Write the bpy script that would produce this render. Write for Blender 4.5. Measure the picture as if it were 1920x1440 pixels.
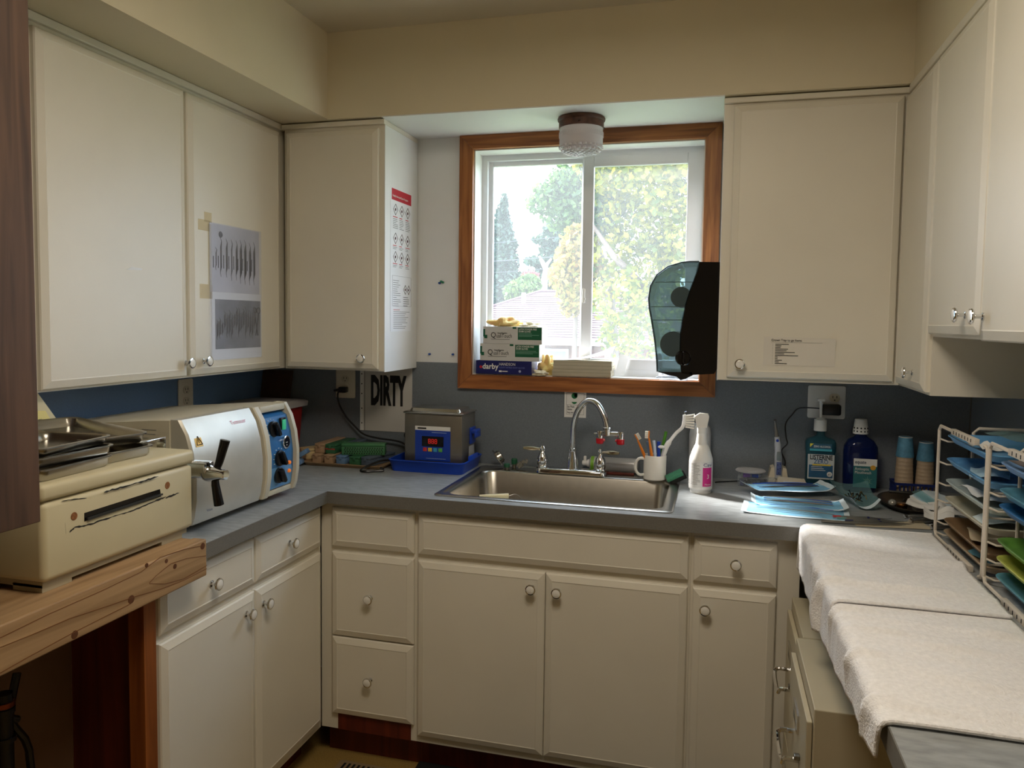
import bpy, bmesh, math, random
from mathutils import Vector as V, Matrix as M
random.seed(11)
rnd = random.uniform
PI = math.pi
scene = bpy.context.scene
for o in list(bpy.data.objects): bpy.data.objects.remove(o)
C = bpy.context.scene.collection

# ------------------------------------------------------------------ camera
CAM = V((1.8534, -2.8525, 1.4717)); YAW, PITCH, ROLL = .2613, .0591, .0126
FPX, PX, PY = 1437.68, 960.0, 687.04
_f = V((-math.sin(YAW)*math.cos(PITCH), math.cos(YAW)*math.cos(PITCH), -math.sin(PITCH)))
_r = _f.cross(V((0, 0, 1))).normalized(); _u = _r.cross(_f)
R_ = _r*math.cos(ROLL)+_u*math.sin(ROLL); U_ = -_r*math.sin(ROLL)+_u*math.cos(ROLL)
cd = bpy.data.cameras.new('camera'); cam = bpy.data.objects.new('camera', cd); C.objects.link(cam)
cd.sensor_width = 36; cd.lens = FPX/1920*36; cd.shift_y = -(720-PY)/1920; cd.clip_start = .05; cd.clip_end = 500
m = M((R_, U_, -_f)).transposed().to_4x4(); m.translation = CAM; cam.matrix_world = m
scene.camera = cam
def at(px, py, ax, c):
    """pixel of the photograph -> point where its ray meets a plane of the room"""
    d = _f+R_*((px-PX)/FPX)-U_*((py-PY)/FPX)
    i = 'XYZ'.index(ax)
    return CAM+d*((c-CAM[i])/d[i])

# ------------------------------------------------------------------ light
vs = scene.view_settings
vs.view_transform = 'Standard'; vs.look = 'None'; vs.gamma = 1; vs.use_curve_mapping = False
vs.exposure = 0.42
SKY, SUN, LAMP = 5.9, 14.0, 9.0
w = bpy.data.worlds.new('world'); scene.world = w; w.use_nodes = True
nt = w.node_tree; nt.nodes.clear()
wo = nt.nodes.new('ShaderNodeOutputWorld'); bg = nt.nodes.new('ShaderNodeBackground')
tc = nt.nodes.new('ShaderNodeTexCoord'); nz = nt.nodes.new('ShaderNodeTexNoise'); cr = nt.nodes.new('ShaderNodeValToRGB')
nz.inputs['Scale'].default_value = 2.6; nz.inputs['Detail'].default_value = 4
cr.color_ramp.elements[0].position = .42; cr.color_ramp.elements[0].color = (.50, .72, 1, 1)
cr.color_ramp.elements[1].position = .56; cr.color_ramp.elements[1].color = (.93, .97, 1, 1)
nt.links.new(tc.outputs['Generated'], nz.inputs['Vector']); nt.links.new(nz.outputs['Fac'], cr.inputs['Fac'])
nt.links.new(cr.outputs['Color'], bg.inputs['Color']); bg.inputs['Strength'].default_value = SKY
nt.links.new(bg.outputs[0], wo.inputs['Surface'])
sl = bpy.data.lights.new('sun', 'SUN'); sun = bpy.data.objects.new('sun', sl); C.objects.link(sun)
sl.energy = SUN; sl.angle = math.radians(10); sl.color = (1, .96, .9)
sun.rotation_euler = V((1.5, -1.0, -1.45)).to_track_quat('-Z', 'Y').to_euler()

# ------------------------------------------------------------------ materials
def lin(c):
    r = []
    for x in c[:3]:
        x /= 255
        r.append(x/12.92 if x <= .04045 else ((x+.055)/1.055)**2.4)
    return (*r, 1)
MATS = {}
def mat(name, rgb, rough=.5, metal=0, var=.05, vs_=6, bump=0, bs=150, stretch=None, **kw):
    if name in MATS: return MATS[name]
    mt = bpy.data.materials.new(name); mt.use_nodes = True; nt = mt.node_tree; b = nt.nodes['Principled BSDF']
    col = lin(rgb)
    b.inputs['Base Color'].default_value = col; b.inputs['Roughness'].default_value = rough; b.inputs['Metallic'].default_value = metal
    for k, v in kw.items():
        b.inputs[k.replace('_', ' ')].default_value = v
    tc = nt.nodes.new('ShaderNodeTexCoord'); mp = nt.nodes.new('ShaderNodeMapping')
    nt.links.new(tc.outputs['Object'], mp.inputs['Vector'])
    if stretch: mp.inputs['Scale'].default_value = stretch
    if var:
        n = nt.nodes.new('ShaderNodeTexNoise'); n.inputs['Scale'].default_value = vs_; n.inputs['Detail'].default_value = 5
        r = nt.nodes.new('ShaderNodeValToRGB')
        r.color_ramp.elements[0].position = .3; r.color_ramp.elements[1].position = .7
        r.color_ramp.elements[0].color = tuple(x*(1-var) for x in col[:3])+(1,)
        r.color_ramp.elements[1].color = tuple(min(1, x*(1+var)) for x in col[:3])+(1,)
        nt.links.new(mp.outputs[0], n.inputs['Vector']); nt.links.new(n.outputs['Fac'], r.inputs['Fac']); nt.links.new(r.outputs['Color'], b.inputs['Base Color'])
    if bump:
        n = nt.nodes.new('ShaderNodeTexNoise'); n.inputs['Scale'].default_value = bs; n.inputs['Detail'].default_value = 3
        bp = nt.nodes.new('ShaderNodeBump'); bp.inputs['Strength'].default_value = bump; bp.inputs['Distance'].default_value = .002
        nt.links.new(mp.outputs[0], n.inputs['Vector']); nt.links.new(n.outputs['Fac'], bp.inputs['Height']); nt.links.new(bp.outputs[0], b.inputs['Normal'])
    MATS[name] = mt
    return mt
def wood(name, c1, c2, axis, scale=30, rough=.5, dist=3.0):
    """grain runs along axis"""
    mt = bpy.data.materials.new(name); mt.use_nodes = True; nt = mt.node_tree; b = nt.nodes['Principled BSDF']
    tc = nt.nodes.new('ShaderNodeTexCoord'); mp = nt.nodes.new('ShaderNodeMapping'); wv = nt.nodes.new('ShaderNodeTexNoise'); n2 = nt.nodes.new('ShaderNodeTexNoise')
    s = [scale]*3; s['XYZ'.index(axis)] = scale*.06
    mp.inputs['Scale'].default_value = s
    wv.inputs['Scale'].default_value = 1.0; wv.inputs['Detail'].default_value = 6; wv.inputs['Distortion'].default_value = dist*.25
    r = nt.nodes.new('ShaderNodeValToRGB'); r.color_ramp.elements[0].position = .33; r.color_ramp.elements[1].position = .66
    r.color_ramp.elements[0].color = lin(c1); r.color_ramp.elements[1].color = lin(c2)
    nt.links.new(tc.outputs['Object'], mp.inputs[0]); nt.links.new(mp.outputs[0], wv.inputs['Vector']); nt.links.new(wv.outputs['Fac'], r.inputs[0])
    nt.links.new(r.outputs[0], b.inputs['Base Color']); b.inputs['Roughness'].default_value = rough
    MATS[name] = mt
    return mt
def clear(name, rgb, opac=.25, rough=.08, trans=0.0):
    """thin clear or tinted plastic or glass: mostly see-through, some surface colour, a gloss"""
    mt = bpy.data.materials.new(name); mt.use_nodes = True; nt = mt.node_tree; nt.nodes.clear()
    o = nt.nodes.new('ShaderNodeOutputMaterial'); t = nt.nodes.new('ShaderNodeBsdfTransparent'); p = nt.nodes.new('ShaderNodeBsdfPrincipled')
    mx = nt.nodes.new('ShaderNodeMixShader'); fr = nt.nodes.new('ShaderNodeMath'); fr.operation = 'POWER'; lw = nt.nodes.new('ShaderNodeLayerWeight'); lw.inputs[0].default_value = .5; nt.links.new(lw.outputs['Facing'], fr.inputs[0]); ad = nt.nodes.new('ShaderNodeMath'); ad.operation = 'ADD'; ad.use_clamp = True
    col = lin(rgb); g = max(col[:3])
    t.inputs[0].default_value = tuple(.35+.65*x/max(g, .01) for x in col[:3])+(1,)
    p.inputs['Base Color'].default_value = col; p.inputs['Roughness'].default_value = rough
    if trans: p.inputs['Transmission Weight'].default_value = trans
    ad.inputs[1].default_value = opac; fr.inputs[1].default_value = 4.0
    nt.links.new(fr.outputs[0], ad.inputs[0]); nt.links.new(ad.outputs[0], mx.inputs[0]); nt.links.new(t.outputs[0], mx.inputs[1]); nt.links.new(p.outputs[0], mx.inputs[2]); nt.links.new(mx.outputs[0], o.inputs[0])
    MATS[name] = mt
    return mt
def emit(name, rgb, s):
    mt = mat(name, rgb, .5, var=0); b = mt.node_tree.nodes['Principled BSDF']
    b.inputs['Emission Color'].default_value = lin(rgb); b.inputs['Emission Strength'].default_value = s
    return mt
cab = mat('cabinet_paint', (226, 220, 205), .42, var=.035, vs_=3, bump=.08, bs=60)
wallp = mat('wall_paint', (224, 213, 186), .62, var=.04, vs_=2, bump=.12, bs=90)
whitep = mat('white_paint', (232, 232, 230), .5, var=.02)
ceilp = mat('ceiling_paint', (212, 200, 174), .7, var=.04, vs_=2, bump=.1, bs=70)
lam = mat('backsplash_laminate', (117, 124, 132), .42, var=.10, vs_=260)
ctop = mat('counter_laminate', (152, 156, 158), .34, var=.22, vs_=22, bump=.05, bs=300, stretch=(1, 3.2, 1))
cedge = mat('counter_edge', (112, 110, 105), .45, var=.10, vs_=250)
steel = mat('brushed_steel', (176, 172, 164), .26, 1, var=.06, vs_=40)
satin = mat('satin_steel', (150, 148, 143), .38, 1, var=.05, vs_=30)
chrome = mat('chrome', (225, 226, 228), .07, 1, var=0)
ceram = mat('white_ceramic', (236, 233, 226), .22, var=.01)
black = mat('black_plastic', (18, 18, 20), .35, var=.05)
blackg = mat('black_gloss', (10, 10, 14), .12, var=0)
paper = mat('white_paper', (232, 231, 228), .7, var=.02)
ink = mat('black_ink', (22, 22, 26), .7, var=0)
grayink = mat('grey_ink', (105, 105, 110), .7, var=0)
redink = mat('red_ink', (190, 25, 45), .6, var=0)
white = mat('white_plastic', (236, 234, 230), .35, var=.015)
offw = mat('ivory_plastic', (222, 212, 190), .4, var=.02)
casing = wood('fir_casing_upright', (120, 66, 28), (176, 112, 58), 'Z', 55)
casingh = wood('fir_casing_level', (116, 64, 28), (174, 108, 55), 'X', 55)
beamw = wood('pine_beam', (148, 116, 80), (180, 146, 106), 'Y', 38)
darkw = wood('walnut_wood', (62, 42, 30), (92, 66, 48), 'Z', 40, .55)
redw = wood('red_brown_wood', (74, 20, 10), (104, 36, 18), 'Z', 30, .5)
orangew = wood('orange_fir', (120, 62, 20), (158, 88, 34), 'Z', 40, .5)
plyw = mat('plywood', (112, 82, 58), .7, var=.12, vs_=4)

# ------------------------------------------------------------------ mesh tools
class B:
    def __init__(s): s.bm = bmesh.new(); s.m = 0
    def _f(s, vs):
        try:
            f = s.bm.faces.new(vs); f.material_index = s.m; return f
        except ValueError: return None
    def poly(s, pts): return s._f([s.bm.verts.new(p) for p in pts])
    def box(s, x0, x1, y0, y1, z0, z1, bev=0, seg=2):
        x0, x1 = min(x0, x1), max(x0, x1); y0, y1 = min(y0, y1), max(y0, y1); z0, z1 = min(z0, z1), max(z0, z1)
        v = [s.bm.verts.new(p) for p in ((x0,y0,z0),(x1,y0,z0),(x1,y1,z0),(x0,y1,z0),(x0,y0,z1),(x1,y0,z1),(x1,y1,z1),(x0,y1,z1))]
        fs = [s._f([v[i] for i in q]) for q in ((3,2,1,0),(4,5,6,7),(0,1,5,4),(1,2,6,5),(2,3,7,6),(3,0,4,7))]
        if bev:
            ed = list({e for f in fs for e in f.edges})
            r = bmesh.ops.bevel(s.bm, geom=ed, offset=bev, segments=seg, profile=.5, affect='EDGES')
            for f in r['faces']: f.material_index = s.m
        return s
    def rings(s, rs, cap0=True, cap1=True, closed=True):
        L = [[s.bm.verts.new(p) for p in r] for r in rs]; n = len(rs[0])
        for a, b in zip(L, L[1:]):
            for i in range(n if closed else n-1):
                j = (i+1) % n
                s._f([a[i], a[j], b[j], b[i]])
        if cap0: s._f(L[0][::-1])
        if cap1: s._f(L[-1])
        return s
    def lathe(s, c, prof, axis=(0,0,1), n=20, cap0=True, cap1=True):
        c = V(c); a = V(axis).normalized(); q = a.orthogonal().normalized(); p = a.cross(q)
        rs = [[c+a*h+(q*math.cos(2*PI*i/n)+p*math.sin(2*PI*i/n))*max(r, 1e-5) for i in range(n)] for r, h in prof]
        return s.rings(rs, cap0, cap1)
    def cyl(s, a, b, r0, r1=None, n=14):
        a, b = V(a), V(b); d = b-a
        return s.lathe(a, [(r0, 0), (r0 if r1 is None else r1, d.length)], d, n)
    def tube(s, path, r, n=8, closed=False):
        P = [V(p) for p in path]; k = len(P); rs = []; q = None
        for i, p in enumerate(P):
            if closed: t = P[(i+1) % k]-P[i-1]
            else: t = P[min(i+1, k-1)]-P[max(i-1, 0)]
            t.normalize()
            if q is None: q = t.orthogonal().normalized()
            q = (q-t*q.dot(t)).normalized(); b = t.cross(q)
            rr = r[i] if isinstance(r, (list, tuple)) else r
            rs.append([p+(q*math.cos(2*PI*j/n)+b*math.sin(2*PI*j/n))*rr for j in range(n)])
        if closed: rs.append(rs[0]); return s.rings(rs, False, False)
        return s.rings(rs)
    def prism(s, pts, d):
        d = V(d); return s.rings([[V(p) for p in pts], [V(p)+d for p in pts]])
    def grid(s, nu, nv, fn):
        g = [[s.bm.verts.new(fn(i/nu, j/nv)) for j in range(nv+1)] for i in range(nu+1)]
        for i in range(nu):
            for j in range(nv): s._f([g[i][j], g[i+1][j], g[i+1][j+1], g[i][j+1]])
        return s
    def ball(s, c, r, n=10, sc=(1,1,1)):
        c = V(c); rs = []
        for i in range(1, n):
            th = PI*i/n
            rs.append([c+V((r*math.sin(th)*math.cos(2*PI*j/(2*n))*sc[0], r*math.sin(th)*math.sin(2*PI*j/(2*n))*sc[1], -r*math.cos(th)*sc[2])) for j in range(2*n)])
        return s.rings(rs)
    def text(s, body, size, o, u, v, align='LEFT', sx=1.0, off=0.0004, bold=0):
        cu = bpy.data.curves.new('t', 'FONT'); cu.body = body; cu.size = 1; cu.align_x = align; cu.resolution_u = 2; cu.offset = bold
        ob = bpy.data.objects.new('t', cu); me = bpy.data.meshes.new_from_object(ob)
        o, u, v = V(o), V(u).normalized(), V(v).normalized(); n = u.cross(v)
        vs = [s.bm.verts.new(o+u*(p.co.x*size*sx)+v*(p.co.y*size)+n*off) for p in me.vertices]
        for pl in me.polygons: s._f([vs[i] for i in pl.vertices])
        bpy.data.objects.remove(ob); bpy.data.curves.remove(cu); bpy.data.meshes.remove(me)
        return s
    def rect(s, o, u, v, w, h, off=.0004):
        o, u, v = V(o), V(u).normalized(), V(v).normalized(); n = u.cross(v)*off
        s.poly([o+n, o+u*w+n, o+u*w+v*h+n, o+v*h+n]); return s
    def xf(s, mtx): bmesh.ops.transform(s.bm, matrix=mtx, verts=s.bm.verts); return s

def rrect(w, h, r, n=4, cx=0, cy=0):
    pts = []
    for qx, qy, a0 in ((1,1,0),(-1,1,90),(-1,-1,180),(1,-1,270)):
        for k in range(n+1):
            a = math.radians(a0+90*k/n)
            pts.append((cx+qx*(w/2-r)+r*math.cos(a), cy+qy*(h/2-r)+r*math.sin(a)))
    return pts
def root_of(o):
    while o.parent: o = o.parent
    return o
LOCAL = set()
def mesh(name, b, mats, smooth=True, ang=35):
    me = bpy.data.meshes.new(name); bmesh.ops.recalc_face_normals(b.bm, faces=b.bm.faces) if not getattr(b, 'norec', False) else None
    b.bm.to_mesh(me); b.bm.free()
    for mm in (mats if isinstance(mats, (list, tuple)) else [mats]): me.materials.append(mm)
    if smooth:
        me.polygons.foreach_set('use_smooth', [True]*len(me.polygons)); me.set_sharp_from_angle(angle=math.radians(ang))
    return me
def tag(o, label=None, cat=None, group=None, kind=None):
    if label: o['label'] = label
    if cat: o['category'] = cat
    if group: o['group'] = group
    if kind: o['kind'] = kind
    return o
def root(name, label, cat, loc=(0,0,0), rz=0, group=None, local=False):
    o = bpy.data.objects.new(name, None); C.objects.link(o); o.location = loc; o.rotation_euler = (0, 0, rz); o.empty_display_size = .02
    if local: LOCAL.add(o.name)
    return tag(o, label, cat, group)
def part(name, b, mats, parent, label=None, smooth=True, ang=35, kind=None):
    r = root_of(parent)
    if r.name not in LOCAL: b.xf(M.Translation(-r.location))
    o = bpy.data.objects.new(name, mesh(name, b, mats, smooth, ang)); C.objects.link(o); o.parent = parent
    if kind: o['kind'] = kind
    if label: o['label'] = label
    return o
def single(name, b, mats, label, cat, group=None, kind=None, smooth=True, ang=35):
    b.bm.verts.ensure_lookup_table(); co = [v.co for v in b.bm.verts]
    c = V(((min(p.x for p in co)+max(p.x for p in co))/2, (min(p.y for p in co)+max(p.y for p in co))/2, min(p.z for p in co)))
    b.xf(M.Translation(-c)); o = bpy.data.objects.new(name, mesh(name, b, mats, smooth, ang)); C.objects.link(o); o.location = c
    return tag(o, label, cat, group, kind)
def struct(name, b, mats, parent=None, label=None, smooth=False):
    o = bpy.data.objects.new(name, mesh(name, b, mats, smooth)); C.objects.link(o)
    if parent: o.parent = parent
    else: o['kind'] = 'structure'
    if label: o['label'] = label
    return o
def bars(b, o, u, v, w, n, pitch, th=.0012, fill=(.55, 1), off=.0005):
    """lines of print too small to read"""
    o, u, v = V(o), V(u).normalized(), V(v).normalized()
    for k in range(n): b.rect(o-v*(pitch*k), u, v, w*rnd(*fill), th, off)
    return b
CT = .914
EX, EY, EZ = V((1,0,0)), V((0,1,0)), V((0,0,1))
# ------------------------------------------------------------------ room shell
RX, CEIL, SOF, RY = 2.68, 2.482, 2.182, -4.6
flo = mat('floor_sheet', (150, 122, 66), .5, var=.30, vs_=260)
struct('floor', B().box(-.12, RX+.12, RY-.1, .14, -.06, 0), flo)
struct('ceiling', B().box(-.12, RX+.12, RY-.1, .14, CEIL, CEIL+.06), ceilp)
struct('wall_left', B().box(-.12, 0, RY, .14, 0, CEIL), wallp)
struct('wall_right', B().box(RX, RX+.12, RY, .14, 0, CEIL), wallp)
struct('wall_rear', B().box(-.12, RX+.12, RY-.12, RY, 0, CEIL), wallp)
WX0, WX1, WZ0, WZ1 = .936, 1.790, 1.266, 2.122      # window opening
wa, wb, wc, wd = WX0-.012, WX1+.012, WZ0-.012, WZ1+.012
b = B(); b.box(-.12, wa, 0, .14, 0, CEIL); b.box(wb, RX+.12, 0, .14, 0, CEIL); b.box(wa, wb, 0, .14, 0, wc); b.box(wa, wb, 0, .14, wd, CEIL)
struct('wall_back', b, whitep)
struct('wall_soffit_left', B().box(0, .489, RY, 0, SOF, CEIL), wallp)
struct('wall_soffit_back', B().box(.489, 2.388, -.338, 0, SOF, CEIL), [wallp])
struct('wall_soffit_right', B().box(2.388, RX, RY, 0, SOF+.004, CEIL), wallp)
lint = struct('trim_1', B().box(.697, 1.855, -.337, -.001, SOF-.004, SOF), whitep)
# laminate splash behind the counters
struct('wall_backsplash_back', B().box(.006, .878, -.006, 0, CT, 1.305).box(.878, 1.85, -.006, 0, CT, 1.209).box(1.85, 2.674, -.006, 0, CT, 1.305), lam)
struct('wall_backsplash_left', B().box(0, .006, -1.39, 0, CT, 1.305), mat('backsplash_sky_tint', (102, 132, 168), .4, var=.06, vs_=200))  # same laminate, with the window's blue sky light put into its colour
struct('wall_backsplash_right', B().box(2.674, RX, -2.25, 0, CT, 1.305), lam)
struct('trim_2', B().box(2.6705, 2.674, -.0095, -.006, CT, 1.295), satin)
# window: vinyl frame, fixed sash on the left, slider on the right
vinyl = mat('window_vinyl', (226, 227, 230), .4, var=.015)
win = bpy.data.objects.new('window_1', None); C.objects.link(win); win.location = (1.36, .1, WZ0); win['kind'] = 'structure'
def wpart(n, b, mt, par=None):
    b.xf(M.Translation(-win.location)); return struct(n, b, mt, par or win, smooth=False)
b = B(); d0, d1 = .085, .135
b.box(WX0, WX0+.022, d0, d1, WZ0, WZ1); b.box(WX1-.022, WX1, d0, d1, WZ0, WZ1); b.box(WX0+.022, WX1-.022, d0, d1, WZ1-.022, WZ1); b.box(WX0+.022, WX1-.022, d0, d1, WZ0, WZ0+.026)
wpart('window_frame', b, vinyl)
def sash(x0, x1, z0, z1, y0, y1, w):
    b = B(); b.box(x0, x0+w, y0, y1, z0, z1, .003); b.box(x1-w, x1, y0, y1, z0, z1, .003); b.box(x0+w, x1-w, y0, y1, z1-w, z1, .003); b.box(x0+w, x1-w, y0, y1, z0, z0+w, .003)
    return wpart('sash', b, vinyl)
s1 = sash(WX0+.020, 1.352, WZ0+.024, WZ1-.020, .108, .128, .020)
s2 = sash(1.340, WX1-.018, WZ0+.024, WZ1-.018, .086, .106, .042)
# panes carry a film of dust
gl = bpy.data.materials.new('dusty_glass'); gl.use_nodes = True; nt = gl.node_tree; nt.nodes.clear()
o_ = nt.nodes.new('ShaderNodeOutputMaterial'); t_ = nt.nodes.new('ShaderNodeBsdfTransparent'); l_ = nt.nodes.new('ShaderNodeBsdfTranslucent'); g_ = nt.nodes.new('ShaderNodeBsdfGlossy')
m1 = nt.nodes.new('ShaderNodeMixShader'); m2 = nt.nodes.new('ShaderNodeMixShader'); nn = nt.nodes.new('ShaderNodeTexNoise'); rr = nt.nodes.new('ShaderNodeMapRange')
l_.inputs[0].default_value = (.95, .97, 1, 1); g_.inputs['Roughness'].default_value = .03; nn.inputs['Scale'].default_value = 3
rr.inputs['To Min'].default_value = .03; rr.inputs['To Max'].default_value = .07; m2.inputs[0].default_value = .004
nt.links.new(nn.outputs['Fac'], rr.inputs['Value']); nt.links.new(rr.outputs[0], m1.inputs[0]); nt.links.new(t_.outputs[0], m1.inputs[1]); nt.links.new(l_.outputs[0], m1.inputs[2])
nt.links.new(m1.outputs[0], m2.inputs[1]); nt.links.new(g_.outputs[0], m2.inputs[2]); nt.links.new(m2.outputs[0], o_.inputs[0])
wpart('pane', B().box(WX0+.036, 1.336, .116, .119, WZ0+.040, WZ1-.036), gl, s1)
wpart('pane', B().box(1.378, WX1-.056, .094, .097, WZ0+.062, WZ1-.056), gl, s2)
b = B(); b.box(1.347, 1.356, .078, .087, 1.545, 1.60, .002); b.cyl((1.352, .075, 1.56), (1.352, .087, 1.56), .006)
wpart('latch', b, white, s2)
# reveal boards of the window and the wooden casing round it
b = B(); b.box(WX0-.0115, WX0, -.004, .14, WZ0, WZ1); b.box(WX1, WX1+.0115, -.004, .14, WZ0, WZ1); b.box(WX0-.0115, WX1+.0115, -.004, .14, WZ1, WZ1+.0115); b.box(WX0-.0115, WX1+.0115, -.004, .14, WZ0-.0115, WZ0)
struct('trim_3', b, whitep)
tr = bpy.data.objects.new('trim_4', None); C.objects.link(tr); tr['kind'] = 'structure'; tr.location = (1.36, 0, 1.2)
OX0, OX1, OZ0, OZ1 = .878, 1.850, 1.208, 2.180
def cas(q, mt):
    b = B(); b.prism([(x, -.005, z) for x, z in q], (0, -.019, 0)); b.xf(M.Translation(-tr.location)); struct('casing_board', b, mt, tr)
g_ = .0012
cas([(OX0, OZ0+g_), (WX0-.004, WZ0-.004+g_), (WX0-.004, WZ1+.004-g_), (OX0, OZ1-g_)], casing)
cas([(OX1, OZ0+g_), (OX1, OZ1-g_), (WX1+.004, WZ1+.004-g_), (WX1+.004, WZ0-.004+g_)], casing)
cas([(OX0, OZ1), (WX0-.004, WZ1+.004), (WX1+.004, WZ1+.004), (OX1, OZ1)], casingh)
cas([(OX0, OZ0), (OX1, OZ0), (WX1+.004, WZ0-.004), (WX0-.004, WZ0-.004)], casingh)
# ceiling lamp of the room, above and behind the photographer
t = root('ceiling_light', 'square frosted ceiling light fixture in the middle of the room', 'ceiling light', (1.6, -1.8, CEIL))
part('housing', B().box(1.3, 1.9, -2.1, -1.5, CEIL-.03, CEIL, .006), white, t)
part('diffuser', B().box(1.32, 1.88, -2.08, -1.52, CEIL-.075, CEIL-.028, .02), emit('lamp_diffuser', (255, 232, 196), 3.0), t)
al = bpy.data.lights.new('ceiling_lamp', 'AREA'); al.energy = LAMP; al.size = .56; al.color = (1, .915, .79); ao = bpy.data.objects.new('ceiling_lamp', al); C.objects.link(ao)
ao.location = (1.6, -1.8, CEIL-.08)
# ------------------------------------------------------------------ cabinets
RINGS = [(0, 0), (0, .010), (.003, .0135), (.006, .0145), (.021, .0195), (.0235, .0185)]
def slab(b, o, u, n, w, h, rg=RINGS):
    """door or drawer front with a moulded edge; o = lower corner on the face frame"""
    o, u, n = V(o), V(u), V(n); rs = []
    for i, d in rg:
        rs.append([o+u*i+EZ*i+n*d, o+u*(w-i)+EZ*i+n*d, o+u*(w-i)+EZ*(h-i)+n*d, o+u*i+EZ*(h-i)+n*d])
    return b.rings(rs)
kb = B(); kb.lathe((0,0,0), [(.0085, 0), (.0085, .003), (.0045, .005), (.0042, .016), (.007, .0185), (.0145, .020), (.0165, .0235), (.0155, .026), (.0125, .0268)], n=20, cap1=False)
kb.m = 1; kb.lathe((0,0,0), [(.0125, .0268), (.010, .0279), (.004, .0286)], n=20, cap0=False)
KNOB = mesh('knob', kb, [chrome, ceram], True, 50)
def knob(p, n, parent):
    o = bpy.data.objects.new('knob', KNOB); C.objects.link(o); o.parent = parent
    q = V(n).to_track_quat('Z', 'Y').to_matrix().to_4x4(); q.translation = V(p)-root_of(parent).location; o.matrix_local = q
    return o
def front(kind, t, o, u, n, w, h, kn=None):
    d = part(kind, slab(B(), o, u, n, w, h), cab, t, smooth=False)
    if kn is not None: knob(V(kn), n, d)
    return d
NY, NXp, NXm = V((0,-1,0)), V((1,0,0)), V((-1,0,0))
UB, UT = 1.285, 2.160
def crown(t, b): part('crown_moulding', b, cab, t, smooth=False)
# wall cabinet on the left wall
t = root('wall_cabinet', 'long cream wall cabinet with two doors and taped instrument photos on one', 'cabinet', (.14, -.85, UB))
part('body', B().box(.0005, .278, -1.385, -.0005, UB, UT), cab, t, smooth=False)
front('door', t, (.278, -1.373, 1.291), EY, NXp, .522, .857, (.296, -.864, 1.332))
front('door', t, (.278, -.839, 1.291), EY, NXp, .507, .857, (.296, -.781, 1.334))
crown(t, B().box(.0005, .290, -1.39, -.29, UT, SOF-.001, .003))
# corner cabinet left of the window
t = root('wall_cabinet', 'cream single-door wall cabinet with hazard chart on its white side', 'cabinet', (.49, -.15, UB))
part('body', B().box(.2985, .695, -.3085, -.0065, UB, UT), cab, t, smooth=False)
part('side_panel', B().box(.695, .698, -.3085, -.0065, UB-.003, UT), whitep, t, smooth=False)
front('door', t, (.310, -.3085, 1.292), EX, NY, .368, .855, (.623, -.327, 1.331))
crown(t, B().box(.291, .700, -.321, -.0065, UT, SOF-.0045, .003))
# cabinet right of the window
t = root('wall_cabinet', 'cream single-door wall cabinet with a typed note near its bottom', 'cabinet', (2.12, -.15, 1.292))
part('body', B().box(1.8565, 2.388, -.3085, -.0065, 1.292, UT), cab, t, smooth=False)
part('side_panel', B().box(1.8545, 1.8565, -.3085, -.0065, 1.290, UT), whitep, t, smooth=False)
front('door', t, (1.884, -.3085, 1.302), EX, NY, .486, .851, (1.923, -.327, 1.346))
crown(t, B().box(1.8535, 2.388, -.321, -.0065, UT, SOF-.0045, .003))
# right wall: tall corner door and the shorter pair beyond
t = root('wall_cabinet', 'narrow cream wall cabinet in the corner, its side panel reaching below the next', 'cabinet', (2.5, -.5, 1.292))
part('body', B().box(2.390, RX-.001, -.66, -.0065, 1.292, UT), cab, t, smooth=False)
front('door', t, (2.390, -.322, 1.300), -EY, NXm, .328, .850, (2.372, -.545, 1.345))
crown(t, B().box(2.380, RX-.001, -.66, -.322, UT, SOF+.002, .003))
t = root('wall_cabinet', 'short cream wall cabinet with paired doors and chrome knobs over the tray rack', 'cabinet', (2.5, -1.1, 1.445))
part('body', B().box(2.390, RX-.001, -1.56, -.6605, 1.445, UT), cab, t, smooth=False)
front('door', t, (2.390, -.664, 1.452), -EY, NXm, .405, .700, (2.372, -.99, 1.497))
front('door', t, (2.390, -1.072, 1.443), -EY, NXm, .470, .709, (2.372, -1.105, 1.493))
crown(t, B().box(2.380, RX-.001, -1.56, -.6605, UT, SOF+.002, .003))
# dark wooden cabinet hung beside the entrance
t = root('wall_cabinet', 'dark walnut wall cabinet hung over the wooden bench', 'cabinet', (.35, -2.1, 1.108))
part('body', B().box(.0005, .688, -2.45, -1.775, 1.108, SOF-.001), darkw, t, smooth=False)
part('door', B().box(.689, .704, -2.45, -1.773, 1.106, SOF-.003, .002), darkw, t, smooth=False)
b = B(); b.box(.545, .552, -1.774, -1.758, 1.79, 1.808); b.box(.5, .5525, -1.7745, -1.769, 1.745, 1.785)
part('catch', b, [white], t)
# base cabinets
FZ, BT = .105, CT-.038
DZ = dict(d0=.8565, d1=.727, r=.7064, bot=.131)
t = root('base_cabinet', 'cream base cabinet under the left counter with two drawers over two doors', 'cabinet', (.3, -1.0, 0))
part('body', B().box(.0065, .603, -1.385, -.603, FZ, BT-.001), cab, t, smooth=False)
part('toe_kick', B().box(.0065, .53, -1.385, -.603, 0, FZ), redw, t, smooth=False)
NXF = .603
front('drawer', t, (NXF, -.9915, DZ['d1']), EY, NXp, .3695, .1295, (.6215, -.823, .795))
front('drawer', t, (NXF, -1.375, DZ['d1']), EY, NXp, .3795, .1295, (.6215, -1.193, .793))
front('door', t, (NXF, -.9915, DZ['bot']), EY, NXp, .3695, .5755, (.6215, -.962, .659))
front('door', t, (NXF, -1.375, DZ['bot']), EY, NXp, .3795, .5755, (.6215, -1.045, .659))
t = root('base_cabinet', 'cream stack of three drawers in the inside corner', 'cabinet', (.79, -.3, 0))
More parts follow.
